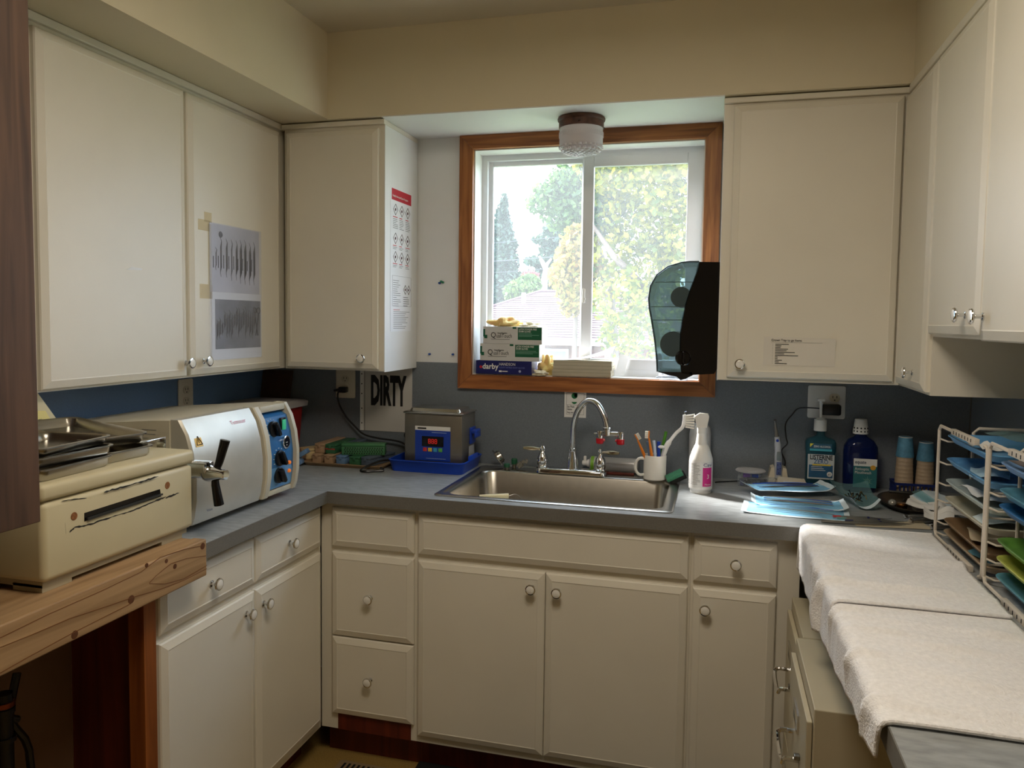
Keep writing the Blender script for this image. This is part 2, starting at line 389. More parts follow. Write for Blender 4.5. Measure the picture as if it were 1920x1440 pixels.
part('body', B().box(.6035, .944, -.595, -.0065, FZ, BT-.001), cab, t, smooth=False)
part('toe_kick', B().box(.6035, .944, -.54, -.0065, 0, FZ), redw, t, smooth=False)
part('bottom_rail', B().box(.665, .925, -.5975, -.595, FZ+.0, .165), redw, t, smooth=False)
YF = -.595
front('drawer', t, (.6482, YF, .727), EX, NY, .289, .1295)
front('drawer', t, (.6482, YF, .4295), EX, NY, .289, .280, (.790, YF-.0185, .570))
front('drawer', t, (.6482, YF, .163), EX, NY, .289, .262, (.789, YF-.0185, .297))
t = root('base_cabinet', 'wide cream sink cabinet with blank panel over two doors', 'cabinet', (1.37, -.3, 0))
part('body', B().box(.9445, 1.796, -.595, -.50, FZ, BT-.001), cab, t, smooth=False)
part('carcass', B().box(.9445, .96, -.50, -.0065, FZ, BT-.001).box(1.78, 1.796, -.50, -.0065, FZ, BT-.001).box(.96, 1.78, -.50, -.0065, FZ, FZ+.018), cab, t, smooth=False)
part('toe_kick', B().box(.9445, 1.796, -.54, -.0065, 0, FZ), redw, t, smooth=False)
front('false_front', t, (.9516, YF, .727), EX, NY, .8375, .1295)
front('door', t, (.9516, YF, DZ['bot']), EX, NY, .414, .5755, (1.327, YF-.0185, .660))
front('door', t, (1.3680, YF, DZ['bot']), EX, NY, .421, .5755, (1.407, YF-.0185, .657))
t = root('base_cabinet', 'narrow cream base cabinet with one drawer over one door', 'cabinet', (1.95, -.3, 0))
part('body', B().box(1.7965, 2.095, -.595, -.0065, FZ, BT-.001), cab, t, smooth=False)
part('toe_kick', B().box(1.7965, 2.095, -.54, -.0065, 0, FZ), redw, t, smooth=False)
front('drawer', t, (1.8038, YF, .727), EX, NY, .2295, .1295, (1.921, YF-.0185, .792))
front('door', t, (1.8038, YF, DZ['bot']), EX, NY, .2295, .5755, (1.840, YF-.0185, .653))
# worktop in a U with a cut-out for the sink
SX0, SX1, SY0, SY1 = .992, 1.740, -.590, -.060
t = root('worktop', 'grey laminate worktop running round three walls', 'worktop', (1.3, -.3, BT))
b = B(); XL, YC, XR, YE = .647, -.635, 2.098, -2.25
i_ = .012
b.box(.0065, XL-.002, -1.392, YC, BT, CT)
b.box(.0065, SX0+i_, YC+.002, -.0065, BT, CT); b.box(SX1-i_, 2.6735, YC+.002, -.0065, BT, CT); b.box(SX0+i_, SX1-i_, YC+.002, SY0+i_, BT, CT); b.box(SX0+i_, SX1-i_, SY1-i_, -.0065, BT, CT)
b.box(XR+.002, 2.6735, YE+.002, YC+.002, BT, CT)
part('top', b, ctop, t, smooth=False)
b = B(); b.box(XL-.002, XL, -1.392, YC, BT-.001, CT-.0005); b.box(XL-.002, XR+.002, YC, YC+.002, BT-.001, CT-.0005); b.box(XR, XR+.002, YE, YC, BT-.001, CT-.0005); b.box(XR, 2.6735, YE, YE+.002, BT-.001, CT-.0005)
part('front_edge', b, cedge, t, smooth=False)
# sink
t = root('kitchen_sink', 'stainless drop-in sink with one wide bowl', 'sink', (1.366, -.325, CT))
def rr3(w, h, r, z, cx, cy): return [V((x, y, z)) for x, y in rrect(w, h, r, 5, cx, cy)]
cx, cy, W, H = (SX0+SX1)/2, (SY0+SY1)/2, SX1-SX0, SY1-SY0
by0, by1 = SY0+.028, SY1-.085; bcy, bh, bw = (by0+by1)/2, by1-by0, W-.07
b = B(); b.rings([rr3(W, H, .02, CT+.0005, cx, cy), rr3(W, H, .02, CT+.003, cx, cy), rr3(W-.012, H-.012, .018, CT+.005, cx, cy), rr3(bw+.012, bh+.012, .055, CT+.004, cx, bcy),
   rr3(bw, bh, .05, CT-.003, cx, bcy), rr3(bw-.016, bh-.016, .05, CT-.13, cx, bcy), rr3(bw-.05, bh-.05, .05, CT-.165, cx, bcy), rr3(.10, .10, .045, CT-.172, cx, bcy)], False, True)
b.norec = False
part('basin', b, steel, t, ang=50)
b = B(); b.lathe((cx, bcy, CT-.1718), [(.055, 0), (.05, .003), (.035, .001), (.0, .001)], n=20)
part('drain', b, chrome, t)
# ------------------------------------------------------------------ bench and film processor on the left
t = root('wooden_bench', 'rough pine bench with a knotty beam across its front, past the left counter', 'bench', (.35, -1.7, 0))
part('beam', B().box(.6485, .6845, -1.293, -2.35, .853, .942, .003), beamw, t, smooth=False)
part('top_board', B().box(.0065, .6480, -2.35, -1.300, .9150, .9400), beamw, t, smooth=False)
part('post', B().box(.58, .622, -1.432, -1.394, 0, .9140), orangew, t, smooth=False)
part('post', B().box(.58, .622, -2.35, -2.31, 0, .9140), orangew, t, smooth=False)
part('end_panel', B().box(.40, .579, -1.412, -1.394, 0, .9140), redw, t, smooth=False)
for y0, y1 in ((-1.655, -1.413), (-2.35, -1.685)):
    part('back_panel', B().box(.388, .40, y0, y1, 0, .9140), plyw, t, smooth=False)
for px, py, r in ((140,1190,.008),(246,1124,.009),(328,1062,.006),(312,1052,.005),(380,1024,.008),(275,1060,.005)):
    p = at(px, py, 'X', .6846); part('knot', B().lathe(p-EX*.0005, [(r, 0), (r, .0008), (r*.5, .0012)], EX, 12), mat('knot', (92, 52, 22), .6, var=.2, vs_=300), t)
for pts in ([(0,1214),(60,1190),(130,1160),(200,1137),(255,1118),(300,1105),(345,1088),(388,1066)], [(0,1196),(90,1152),(190,1108),(265,1072),(300,1045),(345,1030),(385,1022)], [(280,1093),(292,1080),(320,1057),(350,1047),(386,1042)], [(280,1094),(310,1095),(345,1085),(388,1060)], [(0,1262),(60,1228),(130,1190),(205,1152),(245,1132)]):
    P = [at(x, y, 'X', .6847) for x, y in pts]
    Q = []
    for i in range(len(P)-1):
        for k in range(4): Q.append(P[i].lerp(P[i+1], k/4))
    part('grain_line', B().tube(Q+[P[-1]], .0007, 4), mat('grain_dark', (120, 72, 34), .6, var=.1), t)
# hose and valve under the bench
t = root('drain_hose', 'black drain hose and valve hanging under the wooden bench', 'hose', (.45, -1.8, 0))
H_ = [(32,1262),(26,1290),(20,1320),(18,1350),(30,1366),(46,1384),(54,1405),(58,1440),(60,1500),(50,1600)]
b = B(); b.tube([at(x, y, 'X', .47) for x, y in H_]+[V((.47, -1.74, .012)), V((.47, -1.60, .012))], .008, 8); part('hose', b, black, t)
b = B(); p = at(8, 1345, 'X', .47); b.cyl(p-EZ*.12, p+EZ*.05, .016); b.cyl(p+EZ*.01, p+EZ*.02, .02); b.cyl(p-EZ*.05, p-EZ*.04, .021); b.cyl(p, V((.47, p.y+.03, p.z-.02)), .008); b.cyl(V((p.x, p.y, .0)), p, .01); part('valve', b, [black], t)
b = B(); b.cyl(p+EZ*.024, p+EZ*.034, .0205); part('copper_ring', b, mat('copper', (150, 82, 60), .3, 1), t)

# film processor
cream = mat('cream_enamel', (204, 193, 158), .45, var=.05, vs_=5)
t = root('film_processor', 'beige film processor box with a torn front slot on the wooden bench', 'film processor', (.4, -1.47, .9400))
UX0, UX1, UY0, UY1 = .20, .634, -1.704, -1.272
b = B(); b.box(UX0, UX1, UY0, UY1, .962, 1.1165, .012, 3); part('body', b, cream, t)
b = B(); b.box(UX0-.004, UX1+.002, UY0-.004, UY1+.003, 1.118, 1.152, .010, 3); part('lid', b, cream, t)
b = B(); b.box(UX0+.01, UX1-.014, UY0+.01, UY1-.01, .9495, .962)
for x in (UX0+.05, UX1-.05):
    for y in (UY0+.045, UY1-.06): b.box(x-.035, x+.035, y-.035, y+.035, .9405, .955)
part('base', b, mat('base_tan', (168, 156, 128), .5), t, smooth=False)
F = .6343
b = B(); b.poly([at(x, y, 'X', F) for x, y in ((158,978),(302,931),(300,917),(158,962))]); part('slot', b, blackg, t)
b = B(); b.prism([at(x, y, 'X', F) for x, y in ((162,976),(303,928),(303,925),(162,971))], (.004, 0, 0)); part('slot_lip', b, mat('dark_rubber', (40, 40, 34), .6), t)
def ragged(b, pts, wmin, wmax, X, n=5):
    P = [at(x, y, 'X', X) for x, y in pts]; Q = []
    for i in range(len(P)-1):
        for k in range(n): Q.append(P[i].lerp(P[i+1], k/n))
    Q.append(P[-1])
    up = [q+EZ*rnd(wmin, wmax)*(.2 if i in (0, len(Q)-1) else 1) for i, q in enumerate(Q)]
    dn = [q-EZ*rnd(wmin, wmax)*(.2 if i in (0, len(Q)-1) else 1) for i, q in enumerate(Q)]
    for i in range(len(Q)-1): b.poly([dn[i], dn[i+1], up[i+1], up[i]])
RES = [
([(130,998),(140,989),(170,983),(210,969),(250,957),(290,940),(312,931)], .0004, .0026, F+.0002, 7),
([(195,923),(230,913),(270,902),(297,893)], .0004, .003, F+.0026, 7),
([(310,934),(325,928),(336,924)], .0008, .003, F+.0002, 6),
([(122,980),(124,1002)], .0012, .003, F+.0002, 5),
([(115,940),(140,936),(163,934)], .0003, .0012, F+.0002, 6)]
for a_ in RES:
    b = B(); b.norec = True; ragged(b, *a_); part('tape_residue', b, mat('tar_residue', (30, 26, 18), .6, var=.2, vs_=200), t, smooth=False)
for x, y in ((139,968), (314,910)):
    p = at(x, y, 'X', F); part('screw_hole', B().lathe(p, [(.0085, 0), (.0075, .0007), (.004, .0004)], EX, 11), mat('rust', (136, 86, 40), .7, var=.4, vs_=220), t)
b = B(); zt = 1.1525
b.box(.505, .530, -1.345, -1.240, zt+.0165, zt+.0195, .001); b.box(.505, .530, -1.2435, -1.2395, zt-.018, zt+.018, .001); b.box(.505, .530, -1.348, -1.343, zt, zt+.0195, .001)
part('handle', b, chrome, t)

# steel instrument trays on the lid
def steel_tray(loc, rz, tilt, L, W, D, label, holes=False):
    r = root('steel_tray', label, 'tray', loc, rz, 'stainless trays on the film processor', local=True); r.rotation_euler = (tilt[0], tilt[1], rz)
    def rg(w, l, rad, z): return [V((x, y, z)) for x, y in rrect(w, l, rad, 4)]
    t_ = .0012
    b = B(); b.rings([rg(W-.006, L-.006, .022, D), rg(W, L, .024, D-.001), rg(W, L, .024, D-.0035), rg(W-.012, L-.012, .02, D-.004), rg(W-.016, L-.016, .018, .006), rg(W-.026, L-.026, .014, 0),
                      rg(W-.026, L-.026, .014, t_), rg(W-.019, L-.019, .018, .007), rg(W-.015, L-.015, .02, D-.003), rg(W-.006, L-.006, .022, D)], False, False)
    b.poly(rg(W-.026, L-.026, .014, 0)[::-1]); b.poly(rg(W-.026, L-.026, .014, t_))
    part('pan', b, steel, r, ang=50)
    if holes:
        b = B()
        for i in range(7):
            for j in range(4): b.lathe((-.045+j*.03, -.09+i*.03, t_+.0002), [(.004, 0), (.0005, .0002)], n=8)
        part('drain_hole', b, ink, r, kind='stuff')
    return r
Z0 = 1.1525
steel_tray((.535, -1.598, Z0), math.radians(3), (0, 0), .205, .170, .025, 'bottom steel tray of the left stack, lying flat on the beige lid')
steel_tray((.535, -1.600, Z0+.0255), math.radians(-1), (0, 0), .208, .172, .022, 'steel tray sandwiched in the middle of the left stack')
steel_tray((.532, -1.600, Z0+.0480), math.radians(4), (0, 0), .205, .170, .018, 'topmost steel tray of the left stack, empty')
steel_tray((.527, -1.430, Z0), math.radians(-2), (0, 0), .150, .150, .025, 'short steel tray under the tilted perforated one')
steel_tray((.425, -1.402, Z0+.036), math.radians(-14), (math.radians(0), math.radians(3)), .160, .300, .024, 'tilted perforated steel tray resting on another tray', True)
# folded card with a sticky note leaning behind
t = root('note_card', 'cream folded card with a handwritten yellow sticky note', 'note card', (.25, -1.36, 1.149))
b = B(); A_ = [at(x, y, 'X', .25) for x, y in ((40,700),(68,733),(121,806),(116,826),(40,826))]
b.prism(A_, (-.004, 0, 0)); part('card', b, mat('card_cream', (222, 212, 176), .7), t, smooth=False)
b = B(); b.prism([at(x, y, 'X', .2508) for x, y in ((45,771),(85,770),(107,809),(45,812))], (.0004, 0, 0)); n_ = part('sticky_note', b, mat('note_yellow', (240, 226, 150), .7), t, smooth=False)
b = B(); o_ = at(74, 800, 'X', .2514); b.text('x-ray', .010, at(74, 799, 'X', .2514), EY, EZ, sx=1.0); b.text('d up solutions', .008, at(71, 807, 'X', .2514), EY, EZ, sx=.8); b.rect(at(72, 787, 'X', .2514), EY, EZ, .01, .0008)
part('handwriting', b, ink, n_, smooth=False)

# ------------------------------------------------------------------ autoclave
acb = mat('autoclave_case', (206, 198, 176), .45, var=.04)
acd = mat('autoclave_door', (196, 192, 180), .35, .3, var=.07, vs_=12)
t = root('autoclave', 'beige tabletop autoclave with blue control panel and black lever', 'autoclave', (.3, -.94, CT))
AY0, AYm, AY1 = -1.190, -.868, -.690
def prof(X0, dz=0):    # side outline of the bulging front
    return [(X0+.016, 1.207), (X0+.038, 1.17), (X0+.053, 1.12), (X0+.061, 1.06), (X0+.060, 1.0), (X0+.053, .955), (X0+.045, .934)]
b = B(); b.prism([(.10, AY0, .932), (.50, AY0, .932), (.50, AY0, 1.205), (.45, AY0, 1.203), (.10, AY0, 1.175)], (0, AY1-.004-AY0, 0)); part('case', b, acb, t, smooth=False)
P = prof(.512); b = B(); b.rings([[V((.501, y, .934))]+[V((x-i, y, z)) for x, z in P[::-1]]+[V((.501, y, 1.207))] for y, i in ((AY0+.004, .006), (AY0+.01, 0), (AYm-.016, 0), (AYm-.010, .006))])
dr = part('door', b, acd, t)
P = prof(.520)
b = B(); b.rings([[V((.501, y, .934))]+[V((x-i, y, z)) for x, z in P[::-1]]+[V((.501, y, 1.208))] for y, i in ((AYm-.007, .004), (AYm-.003, 0), (AYm+.018, 0), (AYm+.020, .012))]); part('bezel', b, acb, t)
b = B(); b.rings([[V((.501, y, .934))]+[V((x-i, y, z)) for x, z in P[::-1]]+[V((.501, y, 1.208))] for y, i in ((AY1-.022, .012), (AY1-.020, 0), (AY1-.004, 0), (AY1, .005))]); part('bezel', b, acb, t)
part('bezel', B().box(.501, .541, AYm+.02, AY1-.022, 1.186, 1.206, .003), acb, t); part('bezel', B().box(.501, .562, AYm+.02, AY1-.022, .934, .950, .003), acb, t)
acblue = mat('panel_blue', (48, 112, 172), .35, var=.08, vs_=9); acblue2 = mat('panel_light_blue', (104, 158, 206), .35, var=.03)
b = B(); b.prism([(.501, AYm+.02, .950)]+[(x-.012, AYm+.02, z) for x, z in P[::-1] if .95 < z < 1.19]+[(.516, AYm+.02, 1.186), (.501, AYm+.02, 1.186)], (0, AY1-.022-AYm-.02, 0)); pn = part('control_panel', b, acblue, t)
def PX_(z, q=prof(.520)):
    for (xa, za), (xb, zb) in zip(q, q[1:]):
        if zb <= z <= za: return xb+(xa-xb)*(z-zb)/(za-zb)-.012+.0006
    return .55
def pdisc(py_, z, r, h, r2=None, nn=18):
    return B().lathe((PX_(z), py_, z), [(r, -.004), (r, h*.8), ((r2 or r)*.9, h)], EX, nn)
yc = (AYm+AY1)/2-.002
for y, z, r in ((yc-.024, 1.135, .024), (yc-.010, 1.045, .024), (yc-.012, .992, .024)):
    k = part('control_knob', pdisc(y, z, r, .008), black, pn)
    g = B(); g.box(PX_(z)+.004, PX_(z)+.024, y-.006, y+.006, z-r*.95, z+r*.95, .003); g.xf(M.Translation((PX_(z), y, z)) @ M.Rotation(.5, 4, 'X') @ M.Translation((-PX_(z), -y, -z))); part('grip', g, black, k)
g = pdisc(yc+.030, 1.088, .0205, .006); ga = part('pressure_gauge', g, chrome, pn); part('gauge_face', B().lathe((PX_(1.088)+.0062, yc+.030, 1.088), [(.016, 0), (.0158, .0006)], EX, 20), mat('gauge_black', (20, 24, 30), .2), ga)
g = B(); g.box(PX_(1.088)+.0069, PX_(1.088)+.0074, yc+.022, yc+.032, 1.087, 1.089); g.box(PX_(1.088)+.0069, PX_(1.088)+.0074, yc+.026, yc+.029, 1.078, 1.082); part('needle', g, white, ga)
g = B(); g.box(PX_(1.142)-.004, PX_(1.142)+.004, yc+.018, yc+.046, 1.122, 1.164, .002); sw = part('power_switch', g, black, pn); g = B(); g.box(PX_(1.142)+.003, PX_(1.142)+.008, yc+.023, yc+.041, 1.126, 1.158, .002); part('rocker', g, emit('switch_green', (60, 176, 128), .25), sw)
for z in (1.022, .996):
    part('indicator_lamp', B().lathe((PX_(z), yc+.045, z), [(.006, -.002), (.006, .003), (.004, .006), (.001, .007)], EX, 12), emit('lamp_orange', (232, 120, 40), .3), pn)
b = B()
for cy_, cz_, r in ((yc-.024, 1.135, .030), (yc-.010, 1.045, .030)):
    for k in range(9):
        a = math.radians(-30+k*30); yy, zz = cy_+r*math.cos(a), cz_+r*math.sin(a)
        if yy < AYm+.024 or yy > AY1-.026: continue
        b.box(PX_(zz)-.001, PX_(zz)+.0006, yy-.002, yy+.002, zz-.001, zz+.001)
part('dial_mark', b, white, pn, smooth=False, kind='stuff')
b = B(); P2 = [(AYm+.022, z) for z in (.952, .97, .99, 1.0)]
b.grid(1, 8, lambda u, v: V((PX_(.953+.065*v)-.0002, AYm+.022+(AY1-AYm-.046)*u*(1-.3*max(0, v-.7)), .953+.065*v))); part('panel_patch', b, acblue2, pn)
# markings of the door
DX = lambda z: PX_(z)+.0035
b = B(); b.text('Tuttnauer', .018, (DX(1.172), -1.000, 1.172), EY, V((-.6, 0, 1)), sx=.95, off=.0012); part('lettering', b, mat('pink_print', (222, 120, 140), .5), dr, 'pink maker name', smooth=False)
b = B(); b.rect((DX(1.135), -1.165, 1.135), EY, V((-.36, 0, 1)), .028, .032, .0012); wl = part('warning_sticker', b, mat('sticker_yellow', (236, 196, 96), .5), dr, smooth=False)
b = B(); o_ = V((DX(1.135), -1.165, 1.135)); vv = V((-.36, 0, 1)).normalized()
tri = [(.004, .006), (.026, .006), (.015, .029)]
for (a0, a1), (c0, c1) in zip(tri, tri[1:]+tri[:1]): b.tube([o_+EY*a0+vv*a1+EX*.0022, o_+EY*c0+vv*c1+EX*.0022], .0009, 5)
b.tube([o_+EY*.015+vv*.011+EX*.0022, o_+EY*.015+vv*.022+EX*.0022], .0008, 5); part('triangle', b, ink, wl)
b = B(); b.text('Value', .011, (DX(.960), -1.135, .960), EY, EZ, off=.0015); part('lettering', b, mat('navy_print', (52, 60, 110), .5), dr, smooth=False)
b = B()
for k in range(4):
    for q in range(2): b.rect((.36+.056*q, AY0-.0002, 1.178-.011*k), EX, EZ, rnd(.03, .05), .0014, .0006)
part('label_print', b, grayink, t, smooth=False, kind='stuff')
# lever, clamp and feet
lv = part('door_clamp', B().box(.555, .640, -1.238, -1.200, 1.085, 1.112, .004).lathe((.585, -1.215, 1.082), [(.016, 0), (.016, .012), (.014, .016), (.014, .03), (.012, .034), (.019, .042), (.021, .052), (.013, .088), (.0135, .095), (.012, .1)], EX, 18), chrome, t)
c_ = V((.652, -1.215, 1.082))
b = B(); b.tube([c_, c_+V((.006, .010, .028)), c_+V((.018, .018, .083))], [.008, .010, .0125], 12); part('lever_handle', b, blackg, t)
b = B(); b.tube([c_, c_+V((0, .002, -.028)), c_+V((.004, .010, -.080))], [.008, .010, .0125], 12); part('lever_handle', b, blackg, t)
for x in (.16, .47):
    for y in (AY0+.05, AY1-.05): part('foot', B().lathe((x, y, CT+.0003), [(.016, 0), (.016, .004), (.009, .007), (.009, .0178)], n=12), black, t)

# sharps bin and the dark frame behind it
t = root('sharps_bin', 'red sharps container with a grey lid in the dark corner', 'container', (.14, -.2, CT))
b = B(); b.rings([[V((x, y, z)) for x, y in rrect(w_, d_, .02, 3, .14, -.20)] for z, w_, d_ in ((CT+.0003, .19, .20), (1.125, .215, .225))]); part('bin', b, mat('sharps_red', (150, 24, 22), .35), t)
b = B(); b.rings([[V((x, y, z)) for x, y in rrect(w_, d_, .025, 3, .14, -.20)] for z, w_, d_ in ((1.122, .245, .255), (1.140, .25, .26), (1.145, .235, .245), (1.147, .2, .21))]); ld = part('lid', b, mat('lid_grey', (178, 172, 170), .4), t)
for k in range(6): part('lid_notch', B().box(.03+.04*k, .04+.04*k, -.3315, -.329, 1.126, 1.138), black, ld, smooth=False)
t = root('picture_frame', 'small dark brown framed picture leaning in the corner', 'picture frame', (.07, -.04, 1.14))
b = B(); b.prism([(.012, -.085, CT+.0005), (.150, -.085, CT+.0005), (.150, -.015, 1.255), (.012, -.015, 1.255)], (0, .006, 0)); part('frame', b, darkw, t, smooth=False)
b = B(); b.prism([(.028, -.0785, .94), (.136, -.0785, .94), (.136, -.0198, 1.238), (.028, -.0198, 1.238)], (0, -.0008, 0)); part('picture', b, mat('picture_brown', (84, 56, 38), .5, var=.2, vs_=20), t, smooth=False)

# outlets
def outlet(name, label, o, u, n, w, h, sock, cat='outlet'):
    """plate centred at o on a wall whose outward normal is n"""
    o, u, n = V(o), V(u), V(n); t = root(name, label, cat, o)
    mtx = M((u, EZ, n)).transposed().to_4x4()
    b = B(); b.rings([[V((x, y, z)) for x, y in rrect(w-i, h-i, .006, 2)] for z, i in ((.0003, 0), (.004, 0), (.006, .006))]); b.xf(M.Translation(o) @ mtx); pl = part('plate', b, offw if name == 'outlet' else white, t)
    for sx, sz in sock:
        b = B(); b.rings([[V((x, y, z)) for x, y in rrect(.034, .029, .0135, 5, sx, sz)] for z in (.0058, .0078)]); b.xf(M.Translation(o) @ mtx); so = part('socket', b, mat('socket_tan', (206, 196, 172), .4), t)
        b = B()
        for q in (-.0065, .0065): b.box(sx+q-.0011, sx+q+.0011, sz-.001, sz+.0075, .0076, .0081)
        b.lathe((sx, sz-.008, .0076), [(.0026, 0), (.0024, .0005)], n=8); b.xf(M.Translation(o) @ mtx); part('slot', b, ink, so)
    return t
outlet('outlet', 'ivory double outlet on the left wall above the autoclave', (.0065, -.500, 1.190), EY, EX, .078, .118, ((0, .020), (0, -.020)))
# ------------------------------------------------------------------ back counter, from the corner to the taps
t = outlet('outlet', 'ivory outlet with a black plug in its lower socket beside the DIRTY sign', (.390, -.0065, 1.207), EX, NY, .086, .116, ((0, .021), (0, -.021)))
t = root('power_cord', 'black cord plugged in beside the DIRTY sign and coiled by the blue tray', 'cord', (.45, -.05, CT))
b = B(); b.box(.375, .405, -.045, -.0150, 1.173, 1.197, .004); b.cyl((.378, -.035, 1.185), (.352, -.035, 1.180), .007, .005); part('plug', b, black, t)
b = B(); pts = [at(637, 727, 'Y', -.035), at(633, 742, 'Y', -.035), at(637, 760, 'Y', -.035), at(648, 780, 'Y', -.035), at(664, 798, 'Y', -.034), at(682, 814, 'Y', -.034), V((.545, -.033, .995)), V((.64, -.033, .985)), V((.68, -.04, .96)), V((.683, -.12, .945)), V((.676, -.19, .943)), V((.650, -.236, .944)), V((.618, -.290, .930)), V((.606, -.312, .9185)), V((.63, -.322, .9185)), V((.664, -.300, .9185)), V((.685, -.288, .920)), V((.672, -.285, .93))]
def smooth_path(P, k=6):
    P = [V(p) for p in P]; Q = []
    for i in range(len(P)-1):
        p0, p1, p2, p3 = P[max(i-1, 0)], P[i], P[i+1], P[min(i+2, len(P)-1)]
        for j in range(k):
            s = j/k
            Q.append(.5*((2*p1)+(p2-p0)*s+(2*p0-5*p1+4*p2-p3)*s*s+(3*p1-p0-3*p2+p3)*s**3))
    return Q+[P[-1]]
b.tube(smooth_path(pts, 5), .0038, 8); part('cable', b, black, t)
# DIRTY sign in a clear sleeve
t = root('sign', 'white laminated sheet reading DIRTY taped to the backsplash', 'sign', (.57, -.0065, 1.02))
part('sheet', B().box(.463, .681, -.0085, -.0066, 1.020, 1.283), mat('sheet_grey', (205, 201, 194), .4, var=.03), t, smooth=False)
b = B(); b.text('DIRTY', .158, at(695, 756, 'Y', -.0088), EX, EZ, sx=.34, bold=.05, off=.0004); part('lettering', b, ink, t, smooth=False)
part('binding_strip', B().box(.455, .470, -.0098, -.0087, 1.020, 1.283), white, t, smooth=False)
for z in (1.05, 1.11, 1.17, 1.21, 1.25): part('punch_hole', B().lathe((.4625, -.0099, z), [(.0028, 0), (.0027, .0003)], -EY, 8), ink, t)
b = B(); b.box(.4745, .4758, -.0096, -.0087, 1.020, 1.283); part('sleeve_edge', b, ink, t, smooth=False)
# trays and cassettes
def plastic_tray(name, label, cx, cy, z, L, W, D, mt, rz=0, group=None, rad=.02):
    r = root(name, label, 'tray', (cx, cy, z), rz, group, local=True)
    def rg(w, l, rad, z): return [V((x, y, z)) for x, y in rrect(max(w, .02), max(l, .02), rad, 4)]
    b = B(); s = D*.75
    b.rings([rg(L-2*s, W-2*s, rad, 0), rg(L-s, W-s, rad, D*.5), rg(L-.006, W-.006, rad+.004, D-.003), rg(L, W, rad+.005, D-.0025), rg(L, W, rad+.005, D), rg(L-.010, W-.010, rad+.003, D),
             rg(L-s-.006, W-s-.006, rad, D*.5+.001), rg(L-2*s-.004, W-2*s-.004, rad, .0022)])
    part('dish', b, mt, r, ang=60)
    return r
tan = mat('tan_plastic', (150, 122, 90), .5, var=.05); ltblue = mat('pale_blue_plastic', (140, 172, 188), .45, var=.04)
plastic_tray('instrument_tray', 'flat tan tray holding the stack of instrument boxes', .500, -.150, CT+.0004, .335, .235, .014, tan)
plastic_tray('instrument_tray', 'flat pale blue tray between the red bin and the tan tray', .285, -.175, CT+.0004, .10, .18, .012, ltblue)
def cassette(label, loc, rz, L, W, H, mt, name='instrument_box', perf=False, stripe=False, tilt=0):
    """long box; L runs along local y"""
    r = root(name, label, 'box', loc, rz, 'instrument boxes on the tan tray', local=True); r.rotation_euler = (tilt, 0, rz)
    part('tub', B().box(-W/2, W/2, 0, L, 0, H*.72, .002), mt, r)
    ld = part('lid', B().box(-W/2-.001, W/2+.001, -.001, L+.001, H*.74, H, .003), mt, r)
    part('latch', B().box(-.006, .006, -.004, -.0012, H*.55, H*.9, .001), mt, ld)
    if stripe: part('stripe', B().box(-W/2-.0006, W/2+.0006, -.0008, .0, H*.42, H*.56), mat('stripe_red', (170, 48, 44), .5), r, smooth=False)
    if perf:
        b = B()
        for i in range(16):
            for j in range(4): b.lathe((W/2+.0004, .012+i*(L-.024)/15+(.003 if j % 2 else 0), .006+j*H*.72/4.6), [(.0028, 0), (.0027, .0004)], EX, 6)
        part('perforation', b, ink, r, smooth=False, kind='stuff')
    return r
bg_, gr_, bl_, nv_, cr_ = mat('box_beige', (176, 146, 116), .5), mat('box_green', (54, 106, 72), .45), mat('box_blue', (104, 138, 178), .45), mat('box_slate', (84, 98, 116), .45), mat('box_cream', (206, 184, 138), .55, var=.1, vs_=40)
z1, z2 = CT+.0032, CT+.0378
cassette('lower tan instrument box at the left of the bottom row', (.372, -.215, z1), 0, .17, .036, .034, bg_)
cassette('lower tan instrument box next to the slim blue one', (.424, -.218, z1), 0, .17, .036, .034, bg_)
cassette('slim blue instrument box in the bottom row', (.476, -.220, z1), 0, .17, .036, .034, bl_)
cassette('small green instrument box in the bottom row', (.535, -.222, z1), -.05, .17, .042, .034, gr_)
cassette('slate blue instrument box slanting at the right of the bottom row', (.582, -.222, z1), -.22, .16, .042, .034, nv_)
cassette('upper tan instrument box with a hinged lid', (.376, -.200, z2), 0, .18, .038, .038, bg_)
cassette('upper green instrument box with a red stripe on its end', (.420, -.196, z2), 0, .18, .040, .036, gr_, stripe=True)
cassette('upper slate instrument box behind the perforated green one', (.467, -.120, z2), -.06, .10, .036, .036, nv_)
r = cassette('green perforated cassette lying across the lower boxes', (.468, -.185, z2), -1.30, .165, .044, .044, mat('box_leaf_green', (70, 128, 84), .45), 'instrument_cassette', perf=True)
t = cassette('cream open box of clips leaning by the red bin', (.306, -.205, CT+.014), -.55, .10, .060, .040, cr_, 'instrument_box')
r = root('plastic_clip', 'light blue plastic clip propped against the cream box', 'clip', (.345, -.272, CT+.0004), .5, local=True); r.rotation_euler = (0, -.55, .2)
part('jaw', B().box(-.010, .010, -.02, .02, .006, .052, .003), bl_, r); part('jaw', B().box(.012, .048, -.02, .02, .030, .048, .003), bl_, r)
